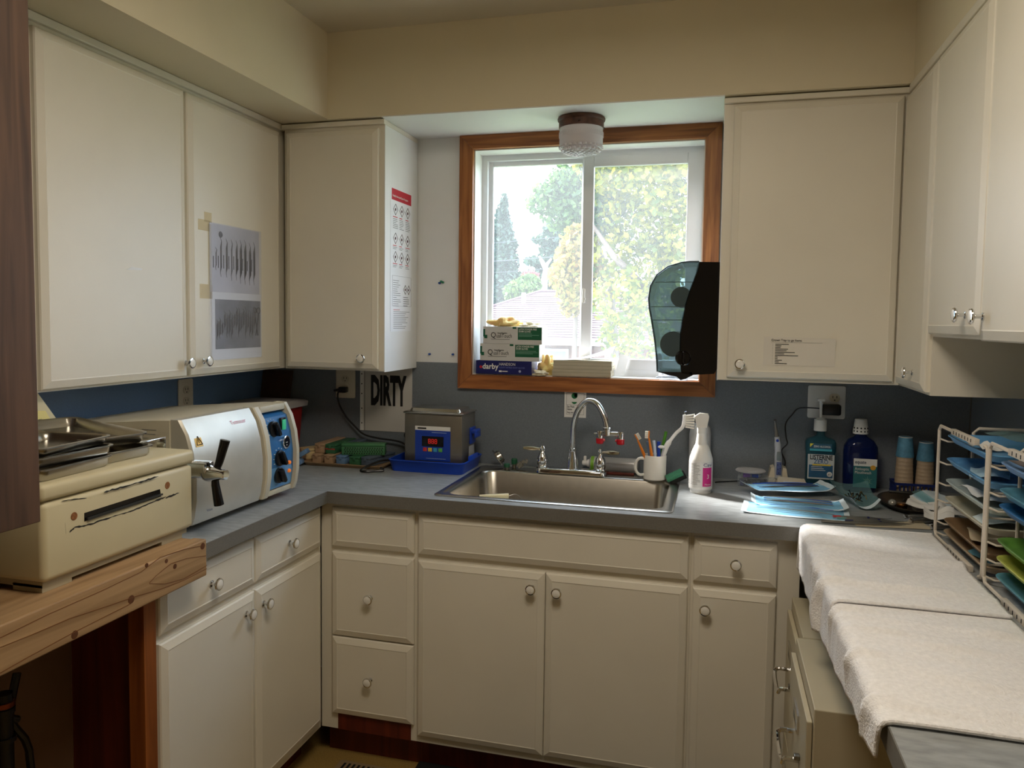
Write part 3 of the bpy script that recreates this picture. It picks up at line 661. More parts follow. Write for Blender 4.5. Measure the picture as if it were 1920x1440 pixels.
# ultrasonic cleaner on its blue tray
deep = mat('royal_blue', (24, 62, 168), .35, var=.03); blt = mat('cleaner_tray_blue', (20, 70, 190), .4, var=.04)
t = root('blue_tray', 'bright blue plastic tray under the ultrasonic cleaner', 'tray', (.84, -.15, CT))
b = B(); cx_, cy_ = .8375, -.148
def rg(w, l, rad, z): return [V((x, y, z)) for x, y in rrect(w, l, rad, 4, cx_, cy_)]
b.rings([rg(.275, .215, .02, CT+.0004), rg(.295, .232, .024, CT+.040), rg(.301, .238, .026, CT+.041), rg(.301, .238, .026, CT+.044), rg(.289, .226, .022, CT+.044), rg(.269, .209, .018, CT+.0032)])
part('dish', b, blt, t, ang=60)
b = B(); b.box(.981, .990, -.20, -.10, CT+.040, CT+.060, .003); part('end_wall', b, blt, t)
t = root('ultrasonic_cleaner', 'small stainless ultrasonic cleaner with a blue front panel and red digits', 'ultrasonic cleaner', (.85, -.155, CT+.0034))
UX, UY, UZ = (.744, .968), (-.232, -.075), CT+.0034
part('tank', B().box(*UX, *UY, UZ+.003, 1.128, .004), mat('tank_steel', (140, 134, 124), .42, .85, var=.05, vs_=20), t)
b = B(); b.box(UX[0]+.015, UX[1]-.015, UY[0]+.02, UY[1]-.02, UZ, UZ+.003); part('base', b, black, t, smooth=False)
b = B(); b.rings([[V((x, y, z)) for x, y in rrect(w_, d_, .012, 4, .856, -.1535)] for z, w_, d_ in ((1.127, .226, .160), (1.129, .236, .170), (1.132, .238, .172), (1.134, .232, .166), (1.136, .20, .13), (1.146, .19, .12), (1.147, .18, .11))]); part('lid', b, steel, t)
yf = UY[0]-.0004
pf = part('front_panel', B().box(.787, .924, yf-.0012, yf, .956, 1.081, .0), deep, t, smooth=False)
part('header_band', B().box(.787, .924, yf-.0018, yf-.0012, 1.068, 1.083), white, pf, smooth=False)
b = B(); b.rect((.797, yf-.0018, 1.072), EX, EZ, .034, .006, .0006); part('maker_mark', b, ink, pf, smooth=False)
ds = part('display', B().box(.814, .898, yf-.0024, yf-.0012, 1.009, 1.046), blackg, pf, smooth=False)
for k in range(3):
    x, z, b = .839+.0125*k, 1.0195, B()
    for q in ((.0012, .0078, 0, .0016), (.0012, .0078, .0078, .0094), (.0012, .0078, .0156, .0172), (0, .0014, .0012, .0078), (0, .0014, .0094, .016), (.0076, .009, .0012, .0078), (.0076, .009, .0094, .016)): b.box(x+q[0], x+q[1], yf-.0030, yf-.0024, z+q[2], z+q[3])
    part('digit', b, emit('led_red', (200, 36, 24), .5), pf, smooth=False)
for x, c in ((.826, (208, 56, 60)), (.846, (232, 196, 60)), (.866, (60, 160, 206)), (.886, (90, 176, 80))): part('button', B().box(x-.0075, x+.0075, yf-.0030, yf-.0012, .990, 1.004, .0006), mat('button_%d' % c[0], c, .4, var=0), pf)
b = B(); bars(b, (.852, yf-.0013, 1.060), EX, EZ, .07, 1, .004, .0016, off=.0006); bars(b, (.83, yf-.0013, .964), EX, EZ, .08, 1, .004, .0014, off=.0006); part('fine_print', b, mat('pale_print', (170, 190, 226), .5, var=0), pf, smooth=False, kind='stuff')
hd = B(); hd.box(.968, .974, -.145, -.085, 1.010, 1.072, .002); hd.box(.974, .994, -.145, -.085, 1.050, 1.064, .004); hd.box(.986, .994, -.145, -.085, 1.034, 1.054, .003); part('handle', hd, deep, t)
part('rating_label', B().box(.9682, .9690, -.150, -.090, .965, 1.003), mat('label_grey', (170, 170, 172), .5), t, smooth=False)
part('drain_valve', B().lathe((.744, -.20, 1.04), [(.012, 0), (.014, .006), (.009, .012)], -EX, 12), black, t)

# faucet
DK = CT+.0050
t = root('faucet', 'chrome two-handle gooseneck faucet with red-capped eyewash heads', 'faucet', (1.35, -.11, DK))
b = B(); b.rings([[V((x, y, z)) for x, y in rrect(w_, d_, d_*.45, 5, 1.350, -.118)] for z, w_, d_ in ((DK+.0002, .262, .052), (DK+.012, .258, .05), (DK+.018, .246, .040))]); part('base_plate', b, chrome, t, ang=60)
def lever(x, sg):
    h = part('handle_hub', B().lathe((x, -.118, DK+.015), [(.022, 0), (.0225, .006), (.018, .010), (.021, .020), (.0215, .030), (.017, .045), (.010, .055), (.008, .060), (.011, .066), (.0115, .073), (.006, .082)], n=18), chrome, t)
    b = B(); z = DK+.084; b.tube([V((x, -.118, z)), V((x+sg*.018, -.122, z+.001)), V((x+sg*.032, -.126, z+.002)), V((x+sg*.052, -.130, z+.003)), V((x+sg*.070, -.134, z+.003))], [.005, .0055, .0085, .0085, .005], 10); part('lever', b, mat('lever_nickel', (206, 200, 186), .14, 1, var=0), h)
lever(1.243, -1); lever(1.457, 1)
b = B(); sx = 1.355
b.lathe((sx, -.118, DK+.015), [(.022, 0), (.022, .004), (.0205, .012), (.0195, .025), (.0165, .045), (.0135, .065), (.013, .072), (.0145, .075), (.0145, .079), (.0118, .081)], n=18); part('spout_base', b, chrome, t)
arc = [(1074,835), (1074.5,815), (1076,797), (1080,779), (1088,763), (1099,753), (1110,752), (1120,758), (1129,772), (1135,788), (1138,803)]
pts = [V((sx, -.118, DK+.090))]+[at(x, y, 'Y', -.118-.0085*i) for i, (x, y) in enumerate(arc)][1:]
b = B(); b.tube(smooth_path(pts, 4), .0108, 12); part('spout', b, chrome, t)
e = pts[-1]
b = B(); b.lathe(e+EZ*.004, [(.0125, 0), (.015, .002), (.015, .006), (.0125, .008), (.0125, .028), (.0105, .030)], -EZ, 16); part('aerator', b, chrome, t)
hz = e.z-.020
b = B(); b.tube([V((e.x-.010, e.y, hz)), V((e.x+.044, e.y, hz+.001))], .0085, 12); b.tube([V((e.x-.045, e.y, hz)), V((e.x-.012, e.y, hz))], .0025, 8); part('eyewash_bar', b, chrome, t)
for xx in (e.x-.024, e.x+.048):
    n_ = part('eyewash_nozzle', B().lathe((xx, e.y, hz+.010), [(.010, 0), (.0115, -.004), (.011, -.028)], n=14), chrome, t)
    c = B(); c.lathe((xx, e.y, hz-.016), [(.0135, 0), (.0135, -.016), (.011, -.019)], n=14); q = 1 if xx < e.x else -1; c.tube([V((xx, e.y, hz-.022)), V((xx+q*.018, e.y, hz-.022))], [.006, .0045], 8); part('red_cap', c, mat('cap_red', (196, 24, 40), .35), n_)
# sink strainer and fittings
r = root('sink_strainer', 'steel basket strainer leaning behind the sink', 'strainer', (1.075, -.095, DK), 0, local=True); r.rotation_euler = (.15, .95, .5); r.location = (1.062, -.088, DK+.034)
part('basket', B().lathe((0, 0, 0), [(.030, .002), (.036, .0), (.036, -.003), (.026, -.004), (.022, -.020), (.006, -.022)], (0, 0, -1), 20), steel, r)
for k in range(8): a = 2*PI*k/8; part('hole', B().lathe((.0248*math.cos(a), .0248*math.sin(a), .012), [(.003, 0), (.0028, .0006)], (math.cos(a), math.sin(a), 0), 6), ink, r)
gcap = mat('cap_green', (30, 92, 62), .4); zinc = mat('zinc', (150, 146, 136), .35, .9)
for i, (x, y, h, lb) in enumerate(((1.108, -.122, .022, 'short metal fitting with a dark green cap by the strainer'), (1.126, -.080, .034, 'taller green-capped metal fitting against the backsplash'))):
    t = root('green_cap_fitting', lb, 'fitting', (x, y, DK)); part('stem', B().lathe((x, y, DK+.0002), [(.006, 0), (.008, .003), (.008, h*.5)], n=12), zinc, t); part('cap', B().lathe((x, y, DK+h*.45), [(.0115, 0), (.0115, h*.5), (.009, h*.6)], n=12), gcap, t)
t = root('metal_fitting', 'bare zinc fitting lying beside the green-capped ones', 'fitting', (1.157, -.11, DK)); part('barrel', B().lathe((1.147, -.112, DK+.0125), [(.010, 0), (.012, .004), (.012, .02), (.007, .022), (.007, .034)], (.75, .2, .62), 14), zinc, t); part('collar', B().cyl((1.172, -.104, DK+.034), (1.180, -.10, DK+.030), .009), zinc, t)
# duster can on its side
t = root('air_duster', 'grey printed air duster can lying behind the right tap', 'spray can', (1.48, -.042, DK)); r_ = .0265; cz = DK+r_+.0004; cyy = -.036
part('can', B().lathe((1.405, cyy, cz), [(.018, 0), (r_, .006), (r_, .176), (r_-.003, .180)], EX, 24), mat('can_grey', (190, 188, 188), .35, .2, var=.12, vs_=60, stretch=(.2, 4, 4)), t)
part('green_band', B().lathe((1.412, cyy, cz), [(r_+.0004, 0), (r_+.0004, .012)], EX, 24, False, False), mat('band_green', (126, 180, 46), .4), t)
part('cap', B().lathe((1.405, cyy, cz), [(.014, 0), (.014, .008), (.010, .010), (.0095, .026), (.006, .028)], -EX, 14).box(1.383, 1.393, cyy-.006, cyy+.006, cz+.006, cz+.026, .002), white, t)
b = B()
for k in range(3): a = math.radians(-150+38*k); b.box(1.47, 1.57, cyy+math.cos(math.radians(120))*0-r_*math.cos(math.radians(20+28*k))-.0004, cyy-r_*math.cos(math.radians(20+28*k))-.0002, cz+r_*math.sin(math.radians(20+28*k))-.002, cz+r_*math.sin(math.radians(20+28*k))-.0005)
part('fine_print', b, grayink, t, smooth=False, kind='stuff')
single('wooden_stick', B().box(1.475, 1.575, -.088, -.078, DK+.0003, DK+.0085, .001), redw, 'short dark brown stick lying in front of the spray can', 'stick')
# mug with brushes
MX, MY = 1.652, -.128
t = root('mug', 'plain white mug full of brushes', 'mug', (MX, MY, DK)); R0 = .0395
b = B(); b.lathe((MX, MY, DK+.0003), [(.034, 0), (R0, .004), (R0, .086), (R0-.001, .088), (R0-.0035, .087), (R0-.0035, .010), (.02, .007)], n=32); part('body', b, ceram, t, ang=45)
b = B(); b.tube([V((MX-R0*.9, MY-.012, DK+.018))]+[V((MX-R0-.008-.020*math.sin(PI*k/8), MY-.014, DK+.046-.030*math.cos(PI*k/8))) for k in range(9)]+[V((MX-R0*.9, MY-.012, DK+.074))], .0052, 10); part('handle', b, ceram, t)
ora = mat('orange_plastic', (226, 128, 34), .35); bristle = mat('bristle', (232, 226, 214), .7)
def stick_thing(name, label, cat, p0, p1, rr, mt, group=None, n=10):
    t = root(name, label, cat, p0, group=group); d = (V(p1)-V(p0)); part('handle', B().tube([V(p0)+d*k/6 for k in range(7)], rr, n), mt, t); return t, V(p0), V(p1)
def head(t, p, d, up, L, mt_head, mt_b):
    p, d, up = V(p), V(d).normalized(), V(up).normalized(); s = d.cross(up)
    h = part('head', B().prism([p+s*.004, p+s*.004+d*L, p-s*.004+d*L, p-s*.004], up*.004), mt_head, t)
    b = B()
    for i in range(4):
        q = p+d*(L*(i+.05)/4)+up*.0045
        b.prism([q+s*.0038, q+s*.0038+d*L*.2, q-s*.0038+d*L*.2, q-s*.0038], up*.010)
    part('bristles', b, mt_b, t, kind='stuff')
BG = 'brushes standing in the white mug'
zb = DK+.016
t, a, c = stick_thing('toothbrush', 'orange toothbrush leaning left out of the mug', 'toothbrush', (MX-.005, MY-.006, zb), at(1196, 826, 'Y', -.15), [.0035, .004, .005, .0055, .005, .004, .003], ora, BG); head(t, c, V((-.5, 0, .8)), V((-.8, 0, -.5))*-1, .024, ora, bristle)
t, a, c = stick_thing('toothbrush', 'orange toothbrush standing upright in the mug', 'toothbrush', (MX+.002, MY-.020, zb), at(1217, 822, 'Y', -.155), [.0035, .004, .005, .0055, .005, .004, .003], ora, BG); head(t, c, V((.05, 0, 1)), V((-1, -.3, .05)), .026, ora, bristle)
t, a, c = stick_thing('toothbrush', 'pale blue handled brush in the mug', 'toothbrush', (MX+.010, MY-.022, zb), at(1226, 826, 'Y', -.15), .005, mat('pale_blue_handle', (196, 212, 232), .35), BG)
t, a, c = stick_thing('toothbrush', 'dark blue handled brush with a white grip in the mug', 'toothbrush', (MX+.014, MY-.008, zb), at(1235, 828, 'Y', -.14), .0062, deep, BG); part('grip', B().ball(at(1240, 838, 'Y', -.15), .0075, 6, (1.6, 1, .8)), white, t)
t, a, c = stick_thing('marker_pen', 'green marker pen standing in the mug', 'pen', (MX+.006, MY+.014, zb), at(1249, 809, 'Y', -.11), .0055, mat('marker_green', (78, 142, 40), .4), BG)
t, a, c = stick_thing('toothbrush', 'grey brush hidden at the back of the mug', 'toothbrush', (MX-.010, MY+.016, zb), at(1214, 828, 'Y', -.11), .005, mat('grey_handle', (120, 140, 170), .4), BG)
t = root('scrub_brush', 'long white scrub brush with a bent handle leaning out of the mug', 'brush', (MX+.02, MY, DK)); Q = [V((MX+.012, MY+.002, zb)), at(1246, 846, 'Y', -.13), at(1254, 830, 'Y', -.13), at(1268, 812, 'Y', -.12), at(1279, 802, 'Y', -.13), at(1283, 790, 'Y', -.13), at(1284, 778, 'Y', -.13)]
part('handle', B().tube(smooth_path(Q, 4), [.004]+[.008]*3+[.0095]*5+[.006]*10+[.0065]*6, 10), white, t)
b = B(); q0 = at(1286, 780, 'Y', -.13); q1 = at(1285, 800, 'Y', -.13)
for k in range(6):
    p = q0.lerp(q1, k/5); b.prism([p+V((0, -.008, .0022)), p+V((0, .008, .0022)), p+V((0, .008, -.0022)), p+V((0, -.008, -.0022))], (.030, 0, .006-.002*k))
part('bristles', b, bristle, t, kind='stuff'); b = B(); p = Q[-1]; b.tube([p, p+V((-.001, 0, .010)), p+V((.006, 0, .012))], .0015, 6); part('hook', b, chrome, t)
# scouring pad
r = root('sponge', 'green and black scouring sponge tilted at the sink corner', 'sponge', (1.735, -.150, DK), 0, local=True); r.rotation_euler = (.25, -.48, .15); r.location = (1.728, -.150, CT+.0145)
part('foam', B().box(-.022, .036, -.02, .02, -.004, .012, .003), mat('sponge_black', (30, 32, 32), .9, var=.2, vs_=200), r); part('scouring_pad', B().box(-.030, .030, -.021, .021, .012, .022, .002), mat('pad_green', (70, 138, 108), .9, var=.15, vs_=200), r)
# spray bottle
SXc, SYc = 1.812, -.262
t = root('spray_bottle', 'white spray bottle with a pink label beside the sink', 'bottle', (SXc, SYc, CT))
part('bottle', B().lathe((SXc, SYc, CT+.0003), [(.033, 0), (.0345, .004), (.0345, .010), (.038, .013), (.0385, .018), (.0380, .108), (.0375, .114), (.0300, .138), (.0225, .155), (.0205, .158), (.0195, .162), (.0165, .185), (.0150, .197)], n=36), white, t, ang=60)
part('collar', B().lathe((SXc, SYc, CT+.197), [(.0155, 0), (.0160, .002), (.0160, .020), (.0140, .022)], n=24), white, t)
b = B(); b.prism([(SXc-.016, SYc-.011, 1.130), (SXc+.016, SYc-.011, 1.130), (SXc+.022, SYc-.011, 1.166), (SXc+.018, SYc-.011, 1.175), (SXc-.008, SYc-.011, 1.177), (SXc-.020, SYc-.011, 1.169), (SXc-.022, SYc-.011, 1.156)], (0, .022, 0)); hd = part('trigger_head', b, white, t); bmesh_ = None
b = B(); b.lathe((SXc-.021, SYc, 1.163), [(.006, 0), (.006, .005), (.004, .006)], -EX, 10); part('nozzle', b, white, hd)
def wrap(cx, cy, r, a0, a1, z0, z1, n=10):
    return B().grid(n, 1, lambda u, v: V((cx+r*math.sin(a0+(a1-a0)*u), cy-r*math.cos(a0+(a1-a0)*u), z0+(z1-z0)*v)))
lb = part('label', wrap(SXc, SYc, .0388, -1.5, 1.3, CT+.022, CT+.106, 16), mat('label_white', (226, 224, 222), .5, var=.01), t)
part('pink_panel', wrap(SXc, SYc, .0391, .18, 1.05, CT+.026, CT+.088), mat('label_pink', (206, 36, 132), .5, var=.1, vs_=14), lb)
def curved_text(body, size, cx, cy, r, a, z, mt, par, sx=1, name='lettering'):
    b = B(); b.text(body, size, (0, 0, 0), EX, EZ, sx=sx, off=0)
    for v in b.bm.verts:
        an = a+v.co.x/r; v.co = V((cx+r*math.sin(an), cy-r*math.cos(an), z+v.co.z))
    b.norec = True
    return part(name, b, mt, par, smooth=False)
curved_text('Cavi', .016, SXc, SYc, .0393, .20, CT+.0915, mat('navy_ink', (40, 40, 110), .5), lb, 1.2)
curved_text('3', .020, SXc, SYc, .0395, .52, CT+.052, white, lb); curved_text('Metrex', .008, SXc, SYc, .0395, .36, CT+.030, white, lb)
b = B()
for k in range(15):
    for a0, a1 in ((-1.35, -1.02), (-.90, .02)):
        z = CT+.098-.0048*k; e2 = a0+(a1-a0)*rnd(.6, 1); g = wrap(SXc, SYc, .0392, a0, e2, z, z+.0016, 3)
        me_ = bpy.data.meshes.new('tmp'); g.bm.to_mesh(me_); b.bm.from_mesh(me_); g.bm.free(); bpy.data.meshes.remove(me_)
part('fine_print', b, mat('print_grey', (150, 146, 142), .6, var=0), lb, kind='stuff')
t = root('spray_bottle', 'plain greyish white bottle hidden behind the pink-labelled one', 'bottle', (1.803, -.06, CT)); part('bottle', B().lathe((1.803, -.062, CT+.0003), [(.036, 0), (.038, .006), (.038, .165), (.034, .188), (.022, .203), (.012, .206)], n=28), mat('bottle_grey', (190, 190, 190), .4), t, ang=60)
# eyewash sign
t = root('sign', 'small green and white eye wash sign under the window', 'sign', (1.342, -.0065, 1.11)); ys = -.0080
part('card', B().box(1.300, 1.383, ys, -.0066, 1.111, 1.2075), white, t, smooth=False)
b = B(); b.rect((1.308, ys, 1.122), EX, EZ, .067, .0008); b.rect((1.308, ys, 1.2035), EX, EZ, .067, .0008); b.rect((1.308, ys, 1.158), EX, EZ, .067, .0008); b.rect((1.308, ys, 1.122), EX, EZ, .0008, .082); b.rect((1.3745, ys, 1.122), EX, EZ, .0008, .082); part('border', b, ink, t, smooth=False)
gi = mat('sign_green', (24, 112, 64), .5, var=0)
part('head_pictogram', B().lathe((1.338, ys, 1.193), [(.0115, 0), (.0112, .0005)], -EY, 16).box(1.3375, 1.3495, ys-.0005, ys, 1.188, 1.203), gi, t); part('basin_pictogram', B().prism([(1.327, ys, 1.170), (1.349, ys, 1.170), (1.345, ys, 1.164), (1.338, ys, 1.161), (1.331, ys, 1.164)], (0, -.0005, 0)), gi, t)
b = B(); b.text('Eye Wash', .011, (1.311, ys, 1.148), EX, EZ, sx=.62, bold=.02); b.text('Station', .011, (1.311, ys, 1.138), EX, EZ, sx=.62, bold=.02); b.text('Keep area clear', .009, (1.311, ys, 1.127), EX, EZ, sx=.62, bold=.02); part('lettering', b, ink, t, smooth=False)
# something cream in the sink
t = root('handled_tool', 'cream tapered handle with a thin wire lying in the sink', 'tool', (1.1, -.52, CT-.17)); p0, p1 = at(899, 930, 'Z', CT-.002), at(953, 930, 'Z', CT-.006)
part('handle', B().cyl(p0, p1, .004, .0085, 12), mat('cream_plastic', (226, 216, 178), .4), t); part('wire', B().tube(smooth_path([p1, p1+V((.028, .012, .003)), p1+V((.058, .02, -.04)), V((p1.x+.075, p1.y+.04, CT-.163))], 4), .0009, 5), satin, t)
# ------------------------------------------------------------------ right half of the back counter
t = outlet('wall_plate', 'white double wall plate with a switch and a charger plugged in', (2.2245, -.0065, 1.2045), EX, NY, .122, .114, ((.026, .016),), 'outlet')
part('toggle', B().box(2.193, 2.203, -.019, -.0125, 1.196, 1.212, .002), white, t)
t = root('charger', 'black charger block on the white double plate with a thin cord to the cordless handpiece', 'charger', (2.245, -.03, 1.17))
part('adapter', B().box(2.204, 2.268, -.052, -.0130, 1.163, 1.200, .006), black, t)
b = B(); b.tube(smooth_path([V((2.206, -.035, 1.184)), at(1500, 765, 'Y', -.03), at(1485, 778, 'Y', -.03), at(1473, 795, 'Y', -.03), at(1474, 820, 'Y', -.03), at(1476, 832, 'Y', -.03), at(1465, 846, 'Y', -.03), V((2.095, -.022, .985)), V((2.07, -.016, .93)), V((1.99, -.016, CT+.0028)), V((1.93, -.055, CT+.0028)), V((1.875, -.085, CT+.0028)), V((1.86, -.10, CT+.0028))], 5), .0022, 7); part('cord', b, black, t)
# cordless endodontic handpiece in its cradle
t = root('cordless_handpiece', 'grey and blue cordless handpiece standing in an ivory cradle', 'handpiece', (2.068, -.052, CT)); HX, HY = 2.068, -.055
part('cradle', B().prism([(2.034, -.083, CT+.0003), (2.103, -.083, CT+.0003), (2.100, -.083, .945), (2.095, -.083, .975), (2.083, -.083, .980), (2.080, -.083, .940), (2.058, -.083, .940), (2.055, -.083, .980), (2.044, -.083, .976), (2.038, -.083, .945)], (0, .055, 0)), offw, t)
hb = part('handle', B().tube(smooth_path([V((2.070, HY-.026, .942)), V((2.068, HY-.026, .985)), V((2.066, HY-.026, 1.020)), V((2.063, HY-.026, 1.060)), V((2.060, HY-.026, 1.085))], 3), [.013]*4+[.0125]*3+[.011]*3+[.009]*3, 14), mat('handpiece_grey', (186, 190, 198), .3, var=.02), t)
part('tip', B().tube([V((2.060, HY-.026, 1.083)), V((2.057, HY-.026, 1.105)), V((2.053, HY-.026, 1.135)), V((2.052, HY-.030, 1.143))], [.0075, .006, .004, .0045], 10), satin, t)
part('button', B().lathe((2.062, HY-.035, 1.073), [(.005, 0), (.0045, .0015)], -EY, 12), deep, hb)
part('screen', B().box(2.061, 2.074, HY-.0400, HY-.0375, 1.005, 1.035, .002), mat('lcd_grey', (120, 130, 132), .3), hb); part('keypad', B().box(2.061, 2.077, HY-.0405, HY-.0375, .955, 1.000, .002), mat('keypad_blue', (84, 100, 150), .4), hb)
for i, (x, z) in enumerate(((2.065, .990), (2.074, .993), (2.066, .975), (2.073, .978), (2.069, .962))): part('key', B().lathe((x, HY-.0405, z), [(.0022, 0), (.002, .0006)], -EY, 8), mat('key_navy', (30, 36, 90), .4), hb)
# clear boxes
clr = clear('clear_plastic', (210, 215, 220), .14)
t = root('organizer_box', 'clear compartment box under the round tub', 'organizer', (1.995, -.08, CT)); part('box', B().box(1.935, 2.058, -.128, -.052, CT+.0004, CT+.030, .003), clr, t)
for k in range(3): part('divider', B().box(1.962+.032*k, 1.964+.032*k, -.126, -.054, CT+.002, CT+.028), clear('divider_plastic', (120, 130, 150), .35), t, smooth=False)
for k, c in enumerate(((70, 80, 120), (90, 90, 96), (60, 66, 80))): part('contents', B().box(1.942+.034*k, 1.956+.034*k, -.120, -.062, CT+.002, CT+.016, .002), mat('contents_%d' % k, c, .5), t)
t = root('round_tub', 'clear lidded tub with purple and blue bits on the compartment box', 'tub', (1.977, -.088, CT+.0306)); zt = CT+.0308
part('tub', B().lathe((1.977, -.088, zt), [(.036, 0), (.046, .016), (.047, .017)], n=28), clr, t); part('lid', B().lathe((1.977, -.088, zt+.0172), [(.050, 0), (.051, .003), (.046, .007), (.02, .009)], n=28), clear('frosted_lid', (222, 222, 224), .4), t)
part('contents', B().box(1.952, 1.976, -.122, -.09, zt+.001, zt+.012, .002), mat('bits_purple', (128, 88, 170), .5), t); part('contents', B().box(1.980, 2.002, -.120, -.09, zt+.001, zt+.011, .002), mat('bits_blue', (60, 92, 180), .5), t)
t = root('card_box', 'ivory box of index cards in front of the tall mouthwash', 'card box', (2.108, -.13, CT)); part('box', B().prism([(2.062, -.158, CT+.0004), (2.152, -.158, CT+.0004), (2.154, -.158, .945), (2.135, -.158, .958), (2.066, -.158, .962), (2.060, -.158, .955)], (0, .006, 0)).prism([(2.064, -.152, CT+.0004), (2.150, -.152, CT+.0004), (2.150, -.152, .950), (2.064, -.152, .950)], (0, .045, 0)), offw, t, smooth=False); part('card', B().prism([(2.080, -.1582, .917), (2.150, -.1582, .917), (2.150, -.1582, .946), (2.080, -.1582, .949)], (0, -.001, 0)), paper, t, smooth=False)
# mouthwash bottles
LX, LY = 2.203, -.062
t = root('mouthwash_bottle', 'clear mouthwash bottle with white pump and silver Listerine Zero label', 'bottle', (LX, LY, CT))
def orr(cx, cy, secs, rad=.45): return [[V((x, y, z)) for x, y in rrect(w_, d_, min(w_, d_)*rad, 5, cx, cy)] for z, w_, d_ in secs]
part('bottle', B().rings(orr(LX, LY, ((CT+.0004, .086, .058), (CT+.006, .092, .064), (1.035, .094, .064), (1.045, .098, .066), (1.072, .098, .066), (1.082, .090, .060), (1.090, .040, .036), (1.096, .026, .026), (1.112, .026, .026)), .3)), clear('bottle_teal', (52, 96, 108), .42), t, ang=50)
part('pump_collar', B().lathe((LX-.002, LY, 1.111), [(.0205, 0), (.0208, .002), (.0205, .038), (.016, .040)], n=24), white, t)
part('pump', B().lathe((LX-.002, LY, 1.150), [(.013, 0), (.013, .004), (.005, .006), (.005, .050), (.0065, .054), (.0065, .066)], n=14).box(LX-.016, LX+.008, LY-.022, LY+.004, 1.213, 1.222, .003), white, t)
yl = LY-.0333
lb = part('label', B().box(2.161, 2.245, yl-.0006, yl, .950, 1.034), mat('label_silver', (196, 202, 204), .4, var=.02), t, smooth=False)
part('label_blue', B().box(2.165, 2.241, yl-.0010, yl-.0006, .955, .998), mat('label_midblue', (40, 92, 132), .4, var=.25, vs_=20), lb, smooth=False)
part('yellow_band', B().box(2.176, 2.234, yl-.0014, yl-.0010, .996, 1.001), mat('band_yellow', (222, 190, 60), .4), lb, smooth=False)
b = B(); b.text('LISTERINE', .0225, (2.2035, yl-.0007, 1.0165), EX, EZ, 'CENTER', sx=.72, bold=.03, off=.0006); part('lettering', b, ink, lb, smooth=False)
b = B(); b.text('ZERO', .020, (2.2035, yl-.0007, 1.0025), EX, EZ, 'CENTER', sx=.9, bold=.01, off=.0006); part('lettering', b, mat('zero_blue', (44, 92, 140), .5), lb, smooth=False)
b = B(); bars(b, (2.172, yl-.0011, .991), EX, EZ, .055, 3, .006, .0016, off=.0006); part('fine_print', b, paper, lb, smooth=False, kind='stuff')
b = B(); b.lathe((2.231, yl-.0012, .968), [(.0085, 0), (.008, .0005)], -EY, 16); part('medallion', b, paper, lb)
b = B(); b.text('#1', .010, (2.2255, yl-.0018, .9645), EX, EZ, sx=.9, off=.0004); part('lettering', b, ink, lb, smooth=False)
nb = part('neck_label', B().box(2.166, 2.236, yl-.0022, yl-.0012, 1.046, 1.071), mat('label_teal', (34, 84, 110), .4), t, smooth=False)
b = B(); b.text('ZERO ALCOHOL', .0095, (2.178, yl-.0024, 1.058), EX, EZ, sx=.75, bold=.01); part('lettering', b, paper, nb, smooth=False); part('corner_flash', B().prism([(2.1665, yl-.0024, 1.0705), (2.1665, yl-.0024, 1.058), (2.178, yl-.0024, 1.0705)], (0, -.0004, 0)), mat('flash_yellow', (226, 214, 70), .5), nb, smooth=False); part('glow_band', B().box(2.166, 2.236, yl-.0024, yl-.0022, 1.046, 1.053), mat('band_cyan', (70, 170, 190), .4), nb, smooth=False)
QX, QY = 2.330, -.066
t = root('mouthwash_bottle', 'dark blue mouthwash bottle with a printed white cap and Equate label', 'bottle', (QX, QY, CT))
part('bottle', B().rings(orr(QX, QY, ((CT+.0004, .096, .066), (CT+.006, .104, .072), (.960, .106, .074), (1.045, .108, .074), (1.066, .104, .072), (1.086, .080, .060), (1.098, .040, .040), (1.106, .032, .032), (1.110, .032, .032)), .4)), clear('bottle_navy', (18, 34, 84), .55), t, ang=60)
part('cap', B().lathe((QX-.002, QY, 1.108), [(.0245, 0), (.0245, .010), (.0195, .046), (.0185, .049), (.014, .050)], n=24), white, t)
b = B()
for k, z in enumerate((1.118, 1.127)):
    for a in range(5): b.lathe((QX-.002+.0236*math.sin(-1.1+.5*a), QY-.0236*math.cos(-1.1+.5*a), z-.001+.002*k), [(.003, 0), (.0028, .0012)], (math.sin(-1.1+.5*a), -math.cos(-1.1+.5*a), 0), 6)
part('cap_print', b, ink, t, kind='stuff')
yl = QY-.0378
lb = part('label', B().box(2.304, 2.376, yl-.0006, yl, .932, 1.028), mat('label_green_teal', (52, 118, 124), .45, var=.2, vs_=14), t, smooth=False)
part('label_head', B().box(2.304, 2.376, yl-.0010, yl-.0006, 1.004, 1.0285), paper, lb, smooth=False)
b = B(); b.text('equate', .016, (2.308, yl-.0011, 1.012), EX, EZ, sx=.8, bold=.015); part('lettering', b, mat('navy_print2', (30, 50, 90), .5), lb, smooth=False)
b = B(); b.text('Antiseptic', .014, (2.308, yl-.0007, .990), EX, EZ, sx=.78); b.text('Mouthwash', .014, (2.308, yl-.0007, .978), EX, EZ, sx=.78); part('lettering', b, paper, lb, smooth=False)
part('seal', B().lathe((2.364, yl-.0010, 1.000), [(.0085, 0), (.008, .0006)], -EY, 14), mat('seal_yellow', (226, 170, 60), .5), lb)
b = B()
for k in range(12): a = 2*PI*k/12; r2 = .020 if k % 2 else .013; c_ = V((2.348, yl-.0008, .954)); b.poly([c_+V((math.cos(a)*r2, -.0004, math.sin(a)*r2)), c_+V((math.cos(a+.16)*.005, -.0004, math.sin(a+.16)*.005)), c_+V((math.cos(a-.16)*.005, -.0004, math.sin(a-.16)*.005))])
part('starburst', b, mat('burst_pale', (150, 190, 170), .5), lb, smooth=False, kind='stuff')
